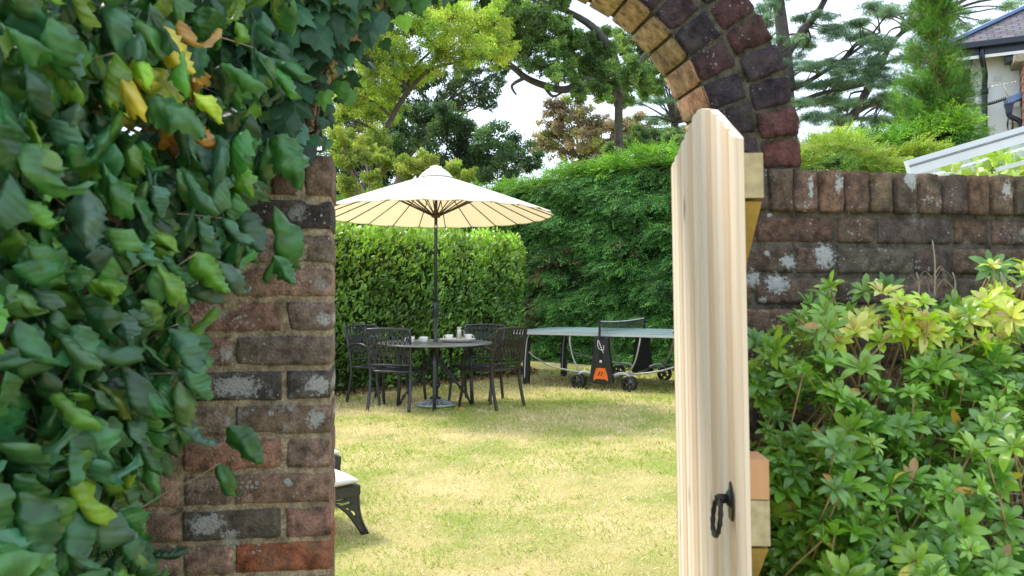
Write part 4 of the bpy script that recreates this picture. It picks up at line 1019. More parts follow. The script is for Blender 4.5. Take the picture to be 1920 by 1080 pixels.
tree('oak_tree', 'large green oak with a long crooked dark limb reaching left over the hedge', (4.0, 27.5), at(1160, 185, 26.5),
     cl([(880, -10, 50), (940, 10, 55), (990, -10, 50), (1020, 30, 50), (900, 60, 40), (960, 75, 42), (1005, 90, 45), (930, 110, 28), (1050, 75, 45), (1045, 125, 38), (1090, 95, 42), (1090, 140, 38), (1130, 85, 38), (1170, 70, 38), (1205, 95, 38), (1140, 130, 40), (1185, 135, 38), (1215, 160, 32), (1120, 175, 30), (1160, 180, 30), (1080, 175, 24), (1240, 130, 30), (960, 35, 45), (1060, -40, 45), (1100, -60, 45)], 26.5, 1.8),
     150000, .075, [(.17, .29, .09), (.22, .35, .11), (.13, .22, .075), (.28, .40, .14), (.09, .155, .06)], bark='bark_dark', trunk=.23, sub=26, subr=.26,  # oak leaf tones lightened, haze put into the colour
     limbs=[([at(1160, 185, 26.5), at(1110, 150, 26), at(1060, 168, 26), at(1020, 160, 25.8), at(985, 145, 25.6), at(950, 118, 25.4), at(900, 100, 25.2), at(850, 98, 25)], .15, .07), ([at(1160, 185, 26.5), at(1150, 110, 26.5), at(1110, 50, 26), at(1040, 10, 26)], .22, .08), ([at(1160, 185, 26.5), at(1195, 120, 26.5), at(1225, 90, 27)], .15, .05), ([at(985, 145, 25.6), at(960, 160, 25.6), at(968, 178, 25.6)], .07, .03), ([at(1020, 160, 25.8), at(1035, 180, 25.6), at(1050, 176, 25.6)], .07, .03)])
tree('copper_tree', 'brownish pink leaved tree low between the oak and the conifer hedge', (4.6, 34), at(1090, 300, 33),
     cl([(1035, 215, 26), (1060, 200, 26), (1030, 245, 28), (1070, 235, 32), (1100, 215, 30), (1050, 275, 32), (1095, 265, 34), (1130, 240, 30), (1135, 275, 30), (1165, 260, 28), (1010, 270, 22), (1190, 235, 28), (1090, 300, 30)], 33),
     34000, .09, [(.36, .28, .23), (.40, .31, .26), (.31, .27, .20), (.36, .38, .18), (.30, .23, .21)], trunk=.22, sub=18, subr=.32)  # paleness from haze put into the leaf colours
tree('maple_tree', 'pale green tree standing behind the top of the conifer hedge', (8.0, 29), at(1210, 300, 28.5),
     cl([(1150, 285, 26), (1190, 262, 30), (1235, 250, 30), (1275, 262, 30), (1215, 290, 28), (1270, 295, 30), (1170, 305, 24), (1310, 270, 30)], 28.5),
     32000, .075, [(.16, .26, .11), (.20, .30, .12), (.13, .22, .10)], trunk=.2, sub=18, subr=.34)

# cedars: flat tiers of foliage on long level limbs
NEED = [([(0, 0, 0), (-.10, .5, .05), (0, 1, 0), (.10, .5, .05)], [(0, 3, 2, 1)]), ([(0, 0, 0), (-.16, .4, -.04), (0.1, .9, .10), (.14, .6, .03)], [(0, 3, 2, 1)])]
def tiers(L, Y, k=3, spread=1.0):
    out = []
    for x0, y0, x1, y1, r_ in L:
        m = max(2, int(math.hypot(x1 - x0, y1 - y0) / (r_ * .8)))
        for i in range(m + 1):
            t = i / m; out.append((x0 + (x1 - x0) * t, y0 + (y1 - y0) * t + R.uniform(-5, 5), r_ * R.uniform(.8, 1.15) * (1 - .25 * abs(t - .5)), Y + R.uniform(-2, 2)))
    return out
CED = [(.16, .27, .21), (.19, .31, .23), (.12, .21, .16), (.23, .35, .25), (.09, .16, .13)]  # foliage tones lightened in place of distance haze
YC = 31
cb = at(1490, 240, YC)
tree('cedar_tree', 'big blue-green cedar with flat tiers of foliage behind the right wall', (cb.x + .4, YC + .5), at(1478, 170, YC),
     tiers([(1400, 25, 1450, 10, 22), (1495, 35, 1560, 28, 24), (1545, 55, 1640, 40, 24), (1420, 75, 1460, 70, 20), (1500, 80, 1600, 72, 26), (1590, 78, 1680, 80, 20), (1410, 120, 1465, 112, 22), (1490, 125, 1580, 118, 26), (1570, 110, 1670, 118, 24), (1480, 160, 1560, 158, 26), (1560, 152, 1650, 150, 26), (1620, 140, 1690, 150, 20), (1490, 195, 1580, 190, 26), (1580, 195, 1680, 185, 24), (1490, 225, 1580, 222, 24), (1590, 225, 1680, 220, 22), (1640, 22, 1750, 8, 26), (1700, 45, 1800, 30, 24), (1740, 10, 1830, -12, 24), (1780, 50, 1810, 55, 16), (1860, 30, 1930, 0, 22), (1400, 165, 1440, 160, 22), (1460, -10, 1560, -20, 26)], YC) + [(R.uniform(1410, 1700), R.uniform(15, 240), R.uniform(14, 24), YC + R.uniform(-3, 3)) for _ in range(60)],
     200000, .08, CED, bark='bark_dark', trunk=.36, sub=16, subr=.46, flat=.36, tmpl=NEED, depth=1.5,
     limbs=[([at(1478, 170, YC), at(1470, 90, YC), at(1462, 20, YC), at(1450, -60, YC)], .30, .20), ([at(1470, 110, YC), at(1500, 65, YC), at(1535, 20, YC), at(1560, -30, YC)], .18, .10),
            ([at(1560, 260, YC), at(1600, 215, YC), at(1625, 170, YC), at(1650, 120, YC), at(1690, 62, YC), at(1760, 30, YC)], .22, .06), ([at(1478, 170, YC), at(1520, 150, YC), at(1590, 105, YC), at(1650, 60, YC)], .12, .04), ([at(1484, 200, YC), at(1540, 175, YC), at(1620, 160, YC)], .12, .04), ([at(1600, 215, YC), at(1640, 195, YC), at(1690, 190, YC)], .10, .04), ([at(1474, 120, YC), at(1430, 90, YC), at(1400, 100, YC)], .10, .04)])
tree('blue_cedar', 'smaller grey-green cedar seen just left of the brick arch', (8.3, 36), at(1265, 230, 35),
     tiers([(1195, 195, 1250, 190, 24), (1215, 165, 1275, 150, 26), (1235, 125, 1290, 115, 24), (1200, 225, 1270, 222, 24), (1250, 90, 1320, 80, 26), (1190, 250, 1280, 245, 22), (1290, 160, 1400, 150, 28), (1290, 210, 1400, 200, 28)], 35),
     46000, .10, CED, bark='bark_dark', trunk=.3, sub=14, subr=.42, flat=.38, tmpl=NEED)

# feathery conifer by the house: a loose cone
o = empty('cypress_tree', tuple(at(1762, 330, 12.4).xy) + (0,)); tag(o, 'pointed bright green cypress tree beside the white house wall', 'tree')
cx_, cy_ = at(1752, 330, 12.4).xy; P = []; A_ = []; NN = []; CCc = []
mb = MB(); mb.tube(spline([(cx_, cy_, 0), (cx_ + .05, cy_, 3), (cx_ + .02, cy_, 5), (cx_ + .08, cy_, 6.3)], 5), [.11 - .095 * i / 15 for i in range(16)], 8)
for k in range(760):
    h = 2.5 + 3.9 * R.random() ** 1.15; t = (h - 2.5) / 3.9; rm = (.74 * (1 - t) ** .9 + .20) * R.choice([R.uniform(.25, .7), R.uniform(.7, 1.12)]) ; a = R.uniform(0, 6.28)
    s_ = Vector((cx_ + .03, cy_, h - rm * .55)); e = Vector((cx_ + math.cos(a) * rm, cy_ + math.sin(a) * rm, h)); mb.tube([s_, s_.lerp(e, .55) - Vector((0, 0, .05)), e], [.009, .005, .0025], 4)
    cc = R.choice([(.08, .20, .025), (.12, .28, .035), (.18, .38, .045), (.05, .13, .02)])
    for j in range(80 if t < .55 else 44):
        q = s_.lerp(e, 1 - abs(R.gauss(0, .22))) + rvv() * .050; P.append(q); A_.append((e - s_).normalized() * .5 + Z1 * .5 + rvv() * .7); NN.append(rvv() + Vector((0, -.5, .3))); CCc.append(tuple(v * R.uniform(.75, 1.3) for v in cc))
mb.build('trunk', M['stem_tan'], o, world=True); scatter('crown', FR, P, A_, NN, NR.uniform(.055, .12, len(P)), CCc, M['leaf_conifer'], o)

# ------------------------------------------------------------------ garden dining set
def local(o, rz): 
    c_, s_ = math.cos(rz), math.sin(rz); return lambda p: Vector((o[0] + p[0] * c_ - p[1] * s_, o[1] + p[0] * s_ + p[1] * c_, p[2]))
def make_chair():
    root = empty('patio_chair', (0, 0, 0)); parts = []
    m = M['cast']
    for sx in (-1, 1):
        mb = MB(); mb.tube(spline([(sx*.235, -.30, 0), (sx*.232, -.245, .22), (sx*.230, -.225, .40), (sx*.240, -.255, .62), (sx*.250, -.32, .885)], 5), [.0185] * 12 + [.016] * 9, 8)
        mb.build('rear_leg', m, root)
        mb = MB(); mb.tube(spline([(sx*.238, -.262, .645), (sx*.262, -.14, .690), (sx*.275, .02, .685), (sx*.268, .14, .60), (sx*.250, .195, .44), (sx*.245, .205, .25), (sx*.255, .255, 0)], 5), [.0145] * 14 + [.0165] * 17, 8)
        mb.build('armrest_leg', m, root)
    # seat: rim, and a woven lattice
    mb = MB(); zz = .425
    rim = [(-.225, -.215), (.225, -.215), (.245, .0), (.235, .20), (-.235, .20), (-.245, .0)]
    rim3 = spline([(a, b_, zz) for a, b_ in rim] + [(rim[0][0], rim[0][1], zz)], 4)[:-1]
    mb.tube(rim3, .013, 8, closed=True)
    for i in range(-7, 8):
        a = i * .058
        for sg in (-1, 1):
            p = []; 
            for t in (-1, 1):
                x = a + sg * t * .20; p.append((max(-.235, min(.235, x)), t * .2, zz - .002 + sg * .0015))
            x0 = a - sg * .2; x1 = a + sg * .2
            t0, t1 = -1, 1
            def clip(x, y, xo, yo):
                if x > .232: f = (.232 - xo) / (x - xo); return (.232, yo + (y - yo) * f)
                if x < -.232: f = (-.232 - xo) / (x - xo); return (-.232, yo + (y - yo) * f)
                return (x, y)
            if (x0 > .232 and x1 > .232) or (x0 < -.232 and x1 < -.232): continue
            q0 = clip(x0, -.205, x1, .195); q1 = clip(x1, .195, x0, -.205)
            mb.bar((q0[0], q0[1], zz + sg * .002), (q1[0], q1[1], zz + sg * .002), .016, .005)
    mb.build('seat', m, root)
    # pierced back panel
    def bp_(u, v):      # u across -1..1, v 0 bottom..1 top
        z = .50 + .385 * v; y = -.235 - .085 * ((z - .42) / .465) ** 1.3; w_ = .232 + .016 * v; return Vector((u * w_, y - .012 * (1 - u * u), z + .012 * (1 - u * u) * v))
    mb = MB()
    for v in (0, 1): mb.tube([bp_(u / 8, v) for u in range(-8, 9)], .013, 8)
    mb.tube([bp_(u / 8, .80) for u in range(-8, 9)], .004, 5); mb.tube([bp_(u / 8, .16) for u in range(-8, 9)], .004, 5)
    NCOL = 9
    for i in range(NCOL):
        u0 = -1 + 2 * (i + .5) / NCOL; hw = 1 / NCOL
        lo = [bp_(u0 + hw * .92 * math.sin(math.pi * t), .16 + .64 * t) for t in [k / 10 for k in range(11)]]
        ro = [bp_(u0 - hw * .92 * math.sin(math.pi * t), .16 + .64 * t) for t in [k / 10 for k in range(11)]]
        mb.tube(lo, .0068, 5); mb.tube(ro, .0068, 5)
        mb.tube([bp_(u0, .0 + .16 * t) for t in (0, 1)], .004, 4); mb.tube([bp_(u0, .8 + .2 * t) for t in (0, 1)], .004, 4)
        mb.tube([bp_(u0 + hw * .55 * math.cos(a), .90 + .075 * math.sin(a)) for a in [2 * math.pi * k / 10 for k in range(10)]], .0055, 5, closed=True)
        mb.tube([bp_(u0 + hw * .5 * math.cos(a), .36 + .055 * math.sin(a)) for a in [2 * math.pi * k / 10 for k in range(10)]], .0055, 5, closed=True)
        mb.tube([bp_(u0, .42), bp_(u0, .78)], .005, 4)
    mb.build('backrest', m, root)
    return root
def copy_tree(o, parent=None):
    c = o.copy(); COL.objects.link(c)
    if parent is not None: c.parent = parent
    for ch in [x for x in list(COL.objects) if x.parent == o]: copy_tree(ch, c)
    return c
ch0 = make_chair()
TC = Vector((-.87, 9.1, 0))
CH = [((-1.28, 8.95), (.20, .98), 'dark metal lattice-back patio chair seen from behind, at the near left of the table', 'cast'),
      ((-1.56, 9.42), (.82, -.57), 'dark metal patio chair at the far left of the dining set, against the laurel hedge', None),
      ((-.42, 9.50), (-.28, -.96), 'dark metal patio chair behind the table, its lattice back facing the camera', None),
      ((-.24, 9.08), (-.76, .65), 'brownish metal patio chair at the right of the table beside the table tennis table', None)]
for i, (p, f, lab, _x) in enumerate(CH):
    o = ch0 if i == 0 else copy_tree(ch0)
    o.location = (p[0], p[1], 0); o.rotation_euler = (0, 0, math.atan2(-f[0], f[1])); tag(o, lab, 'chair', 'patio chairs round the dining table')
    if i == 3:
        for c_ in [x for x in list(COL.objects) if x.parent == o]:
            c_.data = c_.data.copy(); c_.data.materials[0] = M['cast_brown']

tb = empty('dining_table', TC); tag(tb, 'round dark metal dining table with pierced curved legs under the parasol', 'table')
mb = MB(); mb.lathe([(.03, .700), (.60, .700), (.635, .704), (.650, .712), (.648, .722), (.63, .726), (.05, .726), (.03, .72), (.03, .70)], 64); mb.build('tabletop', plain('sheen_grey_table_top', (.22, .225, .235), .3, .3, .1, 30, .2), tb)  # top paler than the legs, its reflected light put into the grey
mb = MB()
for k in range(4):
    a = rad(14 + 90 * k - 100)
    c_, s_ = math.cos(a), math.sin(a)
    def tp(r_, z, t): return Vector((c_ * r_ - s_ * t, s_ * r_ + c_ * t, z))
    mb = MB(); mb.tube([tp(.40, .70, 0), tp(.405, .45, 0), tp(.41, .2, 0), tp(.42, 0, 0)], .021, 8)
    # pierced bracket sweeping in from the foot to the centre column
    out = []; 
    for j in range(15):
        t = j / 14; out.append((.40 - .34 * math.sin(t * math.pi / 2) ** 1.2 , .02 + .60 * t ** .85))
    inn = [(x - .085 * (1 - abs(2 * i / 14 - 1) * .6), z + .06) for i, (x, z) in enumerate(out)]
    for (pa, pb) in ((out, None), (inn, None)): mb.tube([tp(x, z, 0) for x, z in pa], .011, 6)
    for i in range(0, 14):
        a0 = out[i]; b0 = inn[i]; mb.tube([tp(a0[0], a0[1], 0), tp(b0[0], b0[1], 0)], .006, 5)
        m0 = ((out[i][0] + inn[i][0]) / 2, (out[i][1] + inn[i][1]) / 2)
        if i % 2: mb.tube([tp(m0[0] + .018 * math.cos(q), m0[1] + .020 * math.sin(q), 0) for q in [2 * math.pi * j / 8 for j in range(8)]], .006, 5, closed=True)
    mb.build('leg', M['cast'], tb)
mb = MB(); mb.lathe([(.05, .69), (.05, .60), (.036, .55), (.030, .30), (.05, .26), (.06, .25), (.05, .22), (.028, .2), (.028, .19)], 20); mb.build('centre_ring', M['cast'], tb)

# parasol
pr = empty('parasol', TC); pr.rotation_euler = (rad(-1.0), 0, 0); tag(pr, 'large round cream garden parasol with dark ribs standing through the dining table', 'parasol')
RIMR = 1.34; RZ = 2.185; AZ = 2.655; NRB = 24
def cz(r_, a): 
    t = r_ / RIMR; return AZ - (AZ - RZ) * (t ** 1.06)
mb = MB(); rings = [.03, .12, .3, .5, .7, .9, 1.1, 1.25, RIMR]; V = []
NA = NRB * 4
for r_ in rings:
    for j in range(NA):
        a = 2 * math.pi * j / NA; ph = (j % 4) / 4; sc = math.sin(ph * math.pi); rr = r_ * (1 - .010 * sc * (r_ / RIMR) ** 2) ; V.append((rr * math.cos(a), rr * math.sin(a), cz(r_, a) - .012 * sc * r_ / RIMR))
mb.add(V, [(i * NA + j, i * NA + (j + 1) % NA, (i + 1) * NA + (j + 1) % NA, (i + 1) * NA + j) for i in range(len(rings) - 1) for j in range(NA)], True)
cn = mb.build('canopy', M['canopy'], pr)
mb = MB(); mb.tube([((RIMR - .002) * (1 - .010 * math.sin((j % 4) / 4 * math.pi)) * math.cos(2 * math.pi * j / NA), (RIMR - .002) * (1 - .010 * math.sin((j % 4) / 4 * math.pi)) * math.sin(2 * math.pi * j / NA), RZ - .006 - .012 * math.sin((j % 4) / 4 * math.pi)) for j in range(NA)], .006, 5, closed=True); mb.build('hem', M['canvas_top'], cn)
mb = MB(); mb.lathe([(.20, AZ - .055), (.16, AZ - .005), (.11, AZ + .035), (.075, AZ + .055), (.065, AZ + .075), (.03, AZ + .085), (0, AZ + .088)], 32); mb.build('vent_cap', M['canvas_top'], cn)
mb = MB(); mb.tube([(0, 0, .08), (0, 0, 1.05)], .024, 16); mb.tube([(0, 0, 1.05), (0, 0, AZ)], .019, 16); mb.lathe([(.024, 1.02), (.032, 1.03), (.032, 1.16), (.027, 1.18), (.0, 1.18)], 16)
pole = mb.build('pole', M['pole_metal'], pr)
mb = MB(); mb.tube([(.03, 0, 1.10), (.06, 0, 1.10)], .012, 8); mb.tube([(.06, 0, 1.10), (.06, -.02, 1.03)], .006, 6); mb.tube([(.06, -.02, 1.03), (.09, -.02, 1.03)], .008, 6); mb.build('crank', M['pole_metal'], pole)
mb = MB(); mb.lathe([(.019, 2.02), (.0245, 2.02), (.0245, 2.065), (.019, 2.065)], 16); mb.build('pole_joint', M['steel'], pole)
mb = MB(); mb.lathe([(.02, 2.14), (.05, 2.15), (.055, 2.17), (.045, 2.19), (.03, 2.21), (.022, 2.24)], 16); mb.build('runner', M['rib_metal'], pr)
for k in range(NRB):
    a = 2 * math.pi * (k + .0) / NRB; c_, s_ = math.cos(a), math.sin(a)
    mb = MB(); pts = [(c_ * r_, s_ * r_, cz(r_, a) - .020) for r_ in (.03, .3, .6, .9, 1.2, RIMR - .01)]
    mb.tube(pts, .0062, 6); mb.tube([(c_ * .05, s_ * .05, 2.17), (c_ * .60, s_ * .60, cz(.6, a) - .026)], .0065, 6); mb.build('rib', M['rib_metal'], pr)
# base: an open cast scrollwork disc
mb = MB(); mb.tube([(.23 * math.cos(a), .23 * math.sin(a), .022) for a in [2 * math.pi * j / 40 for j in range(40)]], .014, 8, closed=True)
for k in range(12):
    a = 2 * math.pi * k / 12
    mb.tube([((.155 + .05 * math.cos(q)) * math.cos(a + .16 * math.sin(q)), (.155 + .05 * math.cos(q)) * math.sin(a + .16 * math.sin(q)), .045 - .02 * math.cos(q)) for q in [2 * math.pi * j / 12 for j in range(12)]], .011, 6, closed=True)
    mb.tube([(.05 * math.cos(a), .05 * math.sin(a), .085), (.12 * math.cos(a), .12 * math.sin(a), .06)], .010, 6)
pb = mb.build('base', plain('pale_cast_iron', (.42, .42, .42), .5, .3, .15, 30, .2), pr)
mb = MB(); mb.lathe([(.07, .07), (.06, .10), (.032, .11), (.030, .34), (.026, .35)], 18); mb.build('socket', M['pole_metal'], pb)

# things on the table
TT = .727
def cup():
    r = empty('cup', (0, 0, 0)); mb = MB(); mb.lathe([(.0, .004), (.030, .004), (.036, .010), (.043, .045), (.046, .068), (.043, .068), (.038, .02), (0, .012)], 24); b_ = mb.build('bowl', M['china'], r)
    mb = MB(); mb.tube([(-.042 - .020 * math.sin(a), 0, .038 + .020 * math.cos(a)) for a in [math.pi * k / 8 for k in range(9)]], .0042, 7); mb.build('handle', M['china'], r)
    return r
c0 = cup(); cups = [((770, 8.95), 0, 'white cup with its handle to the left, leftmost on the dining table', 1), ((795, 8.95), .6, 'white cup between the leftmost cup and the parasol pole', 1),
                  ((842, 9.08), 0, 'white cup at the left end of the pale woven tray', 1), ((878, 9.16), 3.3, 'white cup at the right end of the pale woven tray', 1)]
for i, ((px, Y), rz, lab, _q) in enumerate(cups):
    o = c0 if i == 0 else copy_tree(c0); o.location = ((px - 960) / FPX * Y, Y, TT + (.018 if i > 1 else 0)); o.rotation_euler = (0, 0, rz); tag(o, lab, 'cup', 'white cups on the dining table')
tr = empty('tray', ((858 - 960) / FPX * 9.08, 9.08, TT)); tag(tr, 'oval pale woven tray holding cups and a metal flask on the dining table', 'tray')
mb = MB(); mb.lathe([(0, .004), (.15, .004), (.20, .035), (.205, .04), (.20, .042), (.15, .012), (0, .010)], 40); mb.v = [(x, y * .7, z) for x, y, z in mb.v]; mb.build('basket', M['wicker'], tr)
mb = MB()
for k in range(40):
    a = 2 * math.pi * k / 40; mb.tube([(.150 * math.cos(a), .105 * math.sin(a), .003), (.206 * math.cos(a + .06), .144 * math.sin(a + .06), .040)], .0035, 4)
mb.build('weave', M['wicker'], tr)
fk = empty('metal_flask', ((861 - 960) / FPX * 9.10, 9.10, TT + .014)); tag(fk, 'tall steel flask standing on the woven tray between the cups', 'flask')
mb = MB(); mb.lathe([(0, 0), (.031, 0), (.033, .01), (.033, .11), (.030, .125), (.028, .13)], 24); mb.build('body', M['steel'], fk); mb = MB(); mb.lathe([(.028, .13), (.029, .131), (.029, .150), (.024, .156), (0, .157)], 24); mb.tube([(.031, 0, .12), (.056, 0, .11), (.056, 0, .05), (.033, 0, .04)], .004, 6); mb.build('lid', M['steel'], fk)

# ------------------------------------------------------------------ table tennis table
PH = rad(-28); TO = Vector((.01, 11.30, 0))
tt = empty('table_tennis_table', TO, PH); tag(tt, 'outdoor table tennis table with grey-blue top, black wheeled base and orange lever', 'table')
HT = .76
for k in range(2):
    x0 = .002 + k * 1.372; x1 = x0 + 1.368
    mb = MB(); mb.box((x0, 0, HT - .006), (x1, 1.525, HT)); q = mb.build('table_half', M['tt_top'], tt)
    mb = MB(); mb.box((x0, -.004, HT - .046), (x1, .022, HT - .0075)); mb.box((x0, 1.503, HT - .046), (x1, 1.529, HT - .0075)); e = x0 if k == 0 else x1 - .022
    mb.box((e, .022, HT - .046), (e + .022, 1.503, HT - .0075)); mb.build('rim', M['tt_rim'], q)
    mb = MB()
    for (a, b_) in (((x0 + .0, .0), (x1, .02)), ((x0, 1.505), (x1, 1.525)), ((x0, .7610), (x1, .764))): mb.box((a[0], a[1], HT + .0003), (b_[0], b_[1], HT + .0012))
    e = x0 if k == 0 else x1 - .02; mb.box((e, .02, HT + .0003), (e + .02, 1.505, HT + .0012)); mb.build('line', M['tt_white'], q)
for x in (.17, 2.574):
    for y in (.12, 1.405):
        s_ = 1 if x < 1 else -1
        mb = MB(); mb.tube([(x, y, HT - .046), (x - s_ * .012, y, HT - .12)], .02, 8); a = (x - s_ * .015, y)
        ys = -1 if y < .7 else 1
        mb.prism([(-.042, .0), (.042, .0), (.050, .34), (.036, .66), (-.022, .66), (-.044, .34)], -.03, .03, lambda u, v, t: (a[0] + u, a[1] + t, v)); lg = mb.build('leg', M['tt_black'], tt)
        mb = MB(); mb.tube(spline([(a[0] + s_ * .05, a[1] - .02, .715), (a[0] + s_ * .022, a[1] - .035, .60), (a[0] - s_ * .004, a[1] - .036, .3), (a[0] - .012 * s_, a[1] - .036, .09)], 5), .009, 6); mb.build('leg_stripe', M['tt_rim'], lg)
for y, sg in ((-.03, -1), (1.555, 1)):
    base = 'side_housing'
    mb = MB(); xc = 1.371
    pr_ = [(-.165, .13), (-.155, .105), (-.06, .085), (.06, .085), (.155, .105), (.165, .13), (.135, .34), (.105, .56), (.10, .70), (-.10, .70), (-.105, .56), (-.135, .34)]
    mb.prism(pr_, 0, .07, lambda u, v, t: (xc + u, y + sg * (t - .0) , v)); h = mb.build(base, M['tt_black'], tt)
    yf = y + sg * .071
    mb = MB(); mb.prism([(-.10, .13), (-.06, .155), (.06, .155), (.10, .13), (.098, .19), (.062, .295), (.035, .30), (-.035, .30), (-.062, .295), (-.098, .19)], 0, .012, lambda u, v, t: (xc + u, yf + sg * t, v)); mb.build('lever', M['tt_orange'] if sg < 0 else M['tt_black'], h)
    mb = MB()
    for dx in (-.018, .018): mb.prism([(dx - .018, .20), (dx - .004, .20), (dx + .018, .255), (dx + .004, .255)], .013, .0145, lambda u, v, t: (xc + u, yf + sg * t, v))
    mb.build('lever_mark', M['tt_black'], h)
    mb = MB(); mb.prism([(-.022, .42), (.022, .42), (.022, .56), (-.022, .56)], .0005, .003, lambda u, v, t: (xc + u, yf + sg * t, v)); mb.build('slot', M['black_iron'], h)
    mb = MB(); mb.lathe([(0, 0), (.018, 0), (.020, .006), (.016, .012), (0, .014)], 16, axis='Y'); mb.v = [(p[0] + xc, yf + sg * p[1], p[2] + .385) for p in mb.v]; mb.build('knob', M['tt_rim'], h)
    mb = MB()
    if sg < 0:      # curved striped emblem
        for j in range(5): mb.tube([(xc - .045 + .012 * j + .035 * t, yf + sg * .002, .665 - .03 * j - .05 * t * t + .0) for t in [k / 6 for k in range(7)]] , .0045, 4)
        mb.tube(spline([(xc - .04, yf + sg * .002, .66), (xc - .045, yf + sg * .002, .60), (xc - .02, yf + sg * .002, .55), (xc + .035, yf + sg * .002, .535), (xc + .04, yf + sg * .002, .60)], 4), .0045, 4)
        mb.build('emblem', M['tt_white'], h)
def wheel(c, r_=.10):
    mb = MB(); mb.lathe([(r_ - .028, -.014), (r_ - .004, -.017), (r_, -.010), (r_, .010), (r_ - .004, .017), (r_ - .028, .014), (r_ - .028, -.014)], 30, c=c, axis='Y'); w_ = mb.build('wheel', M['tt_black'], tt)
    mb = MB(); mb.lathe([(0, -.020), (.018, -.020), (.020, -.012), (.020, .012), (0, .020)], 12, c=c, axis='Y')
    for k in range(5):
        a = 2 * math.pi * k / 5 + .3; mb.bar((c[0] + .015 * math.cos(a), c[1], c[2] + .015 * math.sin(a)), (c[0] + (r_ - .026) * math.cos(a), c[1], c[2] + (r_ - .026) * math.sin(a)), .016, .014, up=(0, 1, 0))
    mb.build('rim', M['tt_rim'] if False else M['cast'], w_)
for y in (.0, 1.525):
    for x in (1.371 - .36, 1.371 + .36):
        for dy in (-.035, .035): wheel((x, y + dy, .10))
for y in (.0, 1.525):
    for sg in (-1, 1):
        X = lambda d: 1.371 + sg * d
        mb = MB(); mb.tube(spline([(X(.13), y, .19), (X(.22), y, .225), (X(.31), y, .225), (X(.37), y, .17), (X(.36), y, .10)], 5), .020, 8); mb.build('wheel_arm', M['tt_rim'], tt)
        mb = MB(); mb.tube(spline([(X(.50), y + (.03 if y < 1 else -.03), HT - .04), (X(.49), y, .60), (X(.43), y, .38), (X(.33), y, .22)], 6), .0125, 8); mb.build('strut', M['tt_tube'], tt)
        mb = MB(); mb.tube(spline([(X(1.19), y + (.12 if y < 1 else -.12), .47), (X(1.05), y + (.10 if y < 1 else -.1), .38), (X(.75), y, .28), (X(.45), y, .235), (X(.30), y, .22)], 6), .0125, 8); mb.build('side_tube', M['tt_tube'], tt)
mb = MB(); mb.tube([(1.25, .04, .16), (1.25, 1.48, .16)], .012, 8); mb.tube([(1.49, .04, .16), (1.49, 1.48, .16)], .012, 8); mb.build('cross_tube', M['tt_tube'], tt)
nt_ = MB(); 
for y, y0, y1 in ((-.15, -.15, .01), (1.675, 1.515, 1.675)):
    nt_ = MB(); nt_.box((1.36, y - .012, HT - .07), (1.385, y + .012, HT + .165)); nt_.box((1.3555, min(y0 + .012, y0 if y > 0 else 9), HT - .065), (1.3895, y1 - (.012 if y > 0 else 0), HT - .045)); nt_.build('net_post', M['tt_black'], tt)
mb = MB(); n1, n2 = 74, 9
def npnt(i, j):
    t = i / n1; sag = .022 * math.sin(math.pi * t); return (1.3725, -.14 + 1.81 * t, HT + .012 + (.145 - sag) * j / n2)
for j in range(n2): mb.tube([npnt(i, j) for i in range(0, n1 + 1, 4)] + [npnt(n1, j)], .0018, 3)
for i in range(n1 + 1): mb.tube([npnt(i, 0), npnt(i, n2)], .0018, 3)
net = mb.build('net', M['net'], tt)
mb = MB(); mb.tube([npnt(i, n2) for i in range(0, n1 + 1, 2)], .006, 5); mb.build('net_tape', M['tt_white'], net)
mb = MB(); mb.box((2.30, .05, HT + .002), (2.50, .17, HT + .030)); bx_ = mb.build('bat_case', M['tt_black']); bx_.matrix_world = tt.matrix_basis.copy() if False else Matrix.LocRotScale(TO, tt.rotation_euler, None)
tag(bx_, 'small flat black case lying on the right end of the table tennis table', 'case')

# ------------------------------------------------------------------ footstool at the foot of the left pier
FL = Vector(at(684, 998, 4.22)); FL.z = 0
fs = empty('footstool', (FL.x - .395, FL.y + .01, 0), rad(38)); fs.scale = (1, 1, .80); tag(fs, 'nearest footstool, dark pierced metal leg and cream cushion showing beside the left brick pier', 'footstool')
H = .225
mb = MB()
for a, b_ in (((-.26, -.26), (.26, -.26)), ((.26, -.26), (.26, .26)), ((.26, .26), (-.26, .26)), ((-.26, .26), (-.26, -.26))): mb.bar((a[0], a[1], .295), (b_[0], b_[1], .295), .028, .062)
for i in range(8): mb.bar((-.25, -.22 + i * .063, .315), (.25, -.22 + i * .063, .315), .02, .006)
mb.build('seat_frame', M['cast'], fs)
for sx in (-1, 1):
    for sy in (-1, 1):
        mb = MB()
        o2 = spline([(a, b_, 0) for a, b_ in [(.262, .265), (.266, .18), (.280, .10), (.318, .0)]], 4); i2 = spline([(a, b_, 0) for a, b_ in [(.02, .265), (.115, .240), (.205, .155), (.292, .0)]], 4); kk_ = len(o2)
        for i in range(kk_ - 1):
            for j in range(4):
                def pc(ii, jj): a, b_ = i2[ii], o2[ii]; q = a.lerp(b_, jj / 4); return (q.x, q.y)
                c4 = [pc(i, j), pc(i, j + 1), pc(i + 1, j + 1), pc(i + 1, j)]
                if (i, j) in ((1, 1), (2, 2), (5, 1)): c4 = [c4[0], c4[1], c4[3]]
                if (i, j) in ((1, 2), (3, 2), (4, 1), (7, 2)): c4 = [c4[1], c4[2], c4[3]]
                if (i, j) in ((3, 1), (6, 2)): continue
                mb.prism(c4, -.007, .007, lambda u, v, t: (sx * u, sy * .255 + t, v))
        mb.tube([(sx * p.x, sy * .255, p.y) for p in o2], .010, 6); mb.tube([(sx * p.x, sy * .255, p.y) for p in i2], .009, 6)
        mb.build('leg', M['cast'], fs)
vs, F = cube_grid(14, 14, 4); mb = MB(); o_v = []
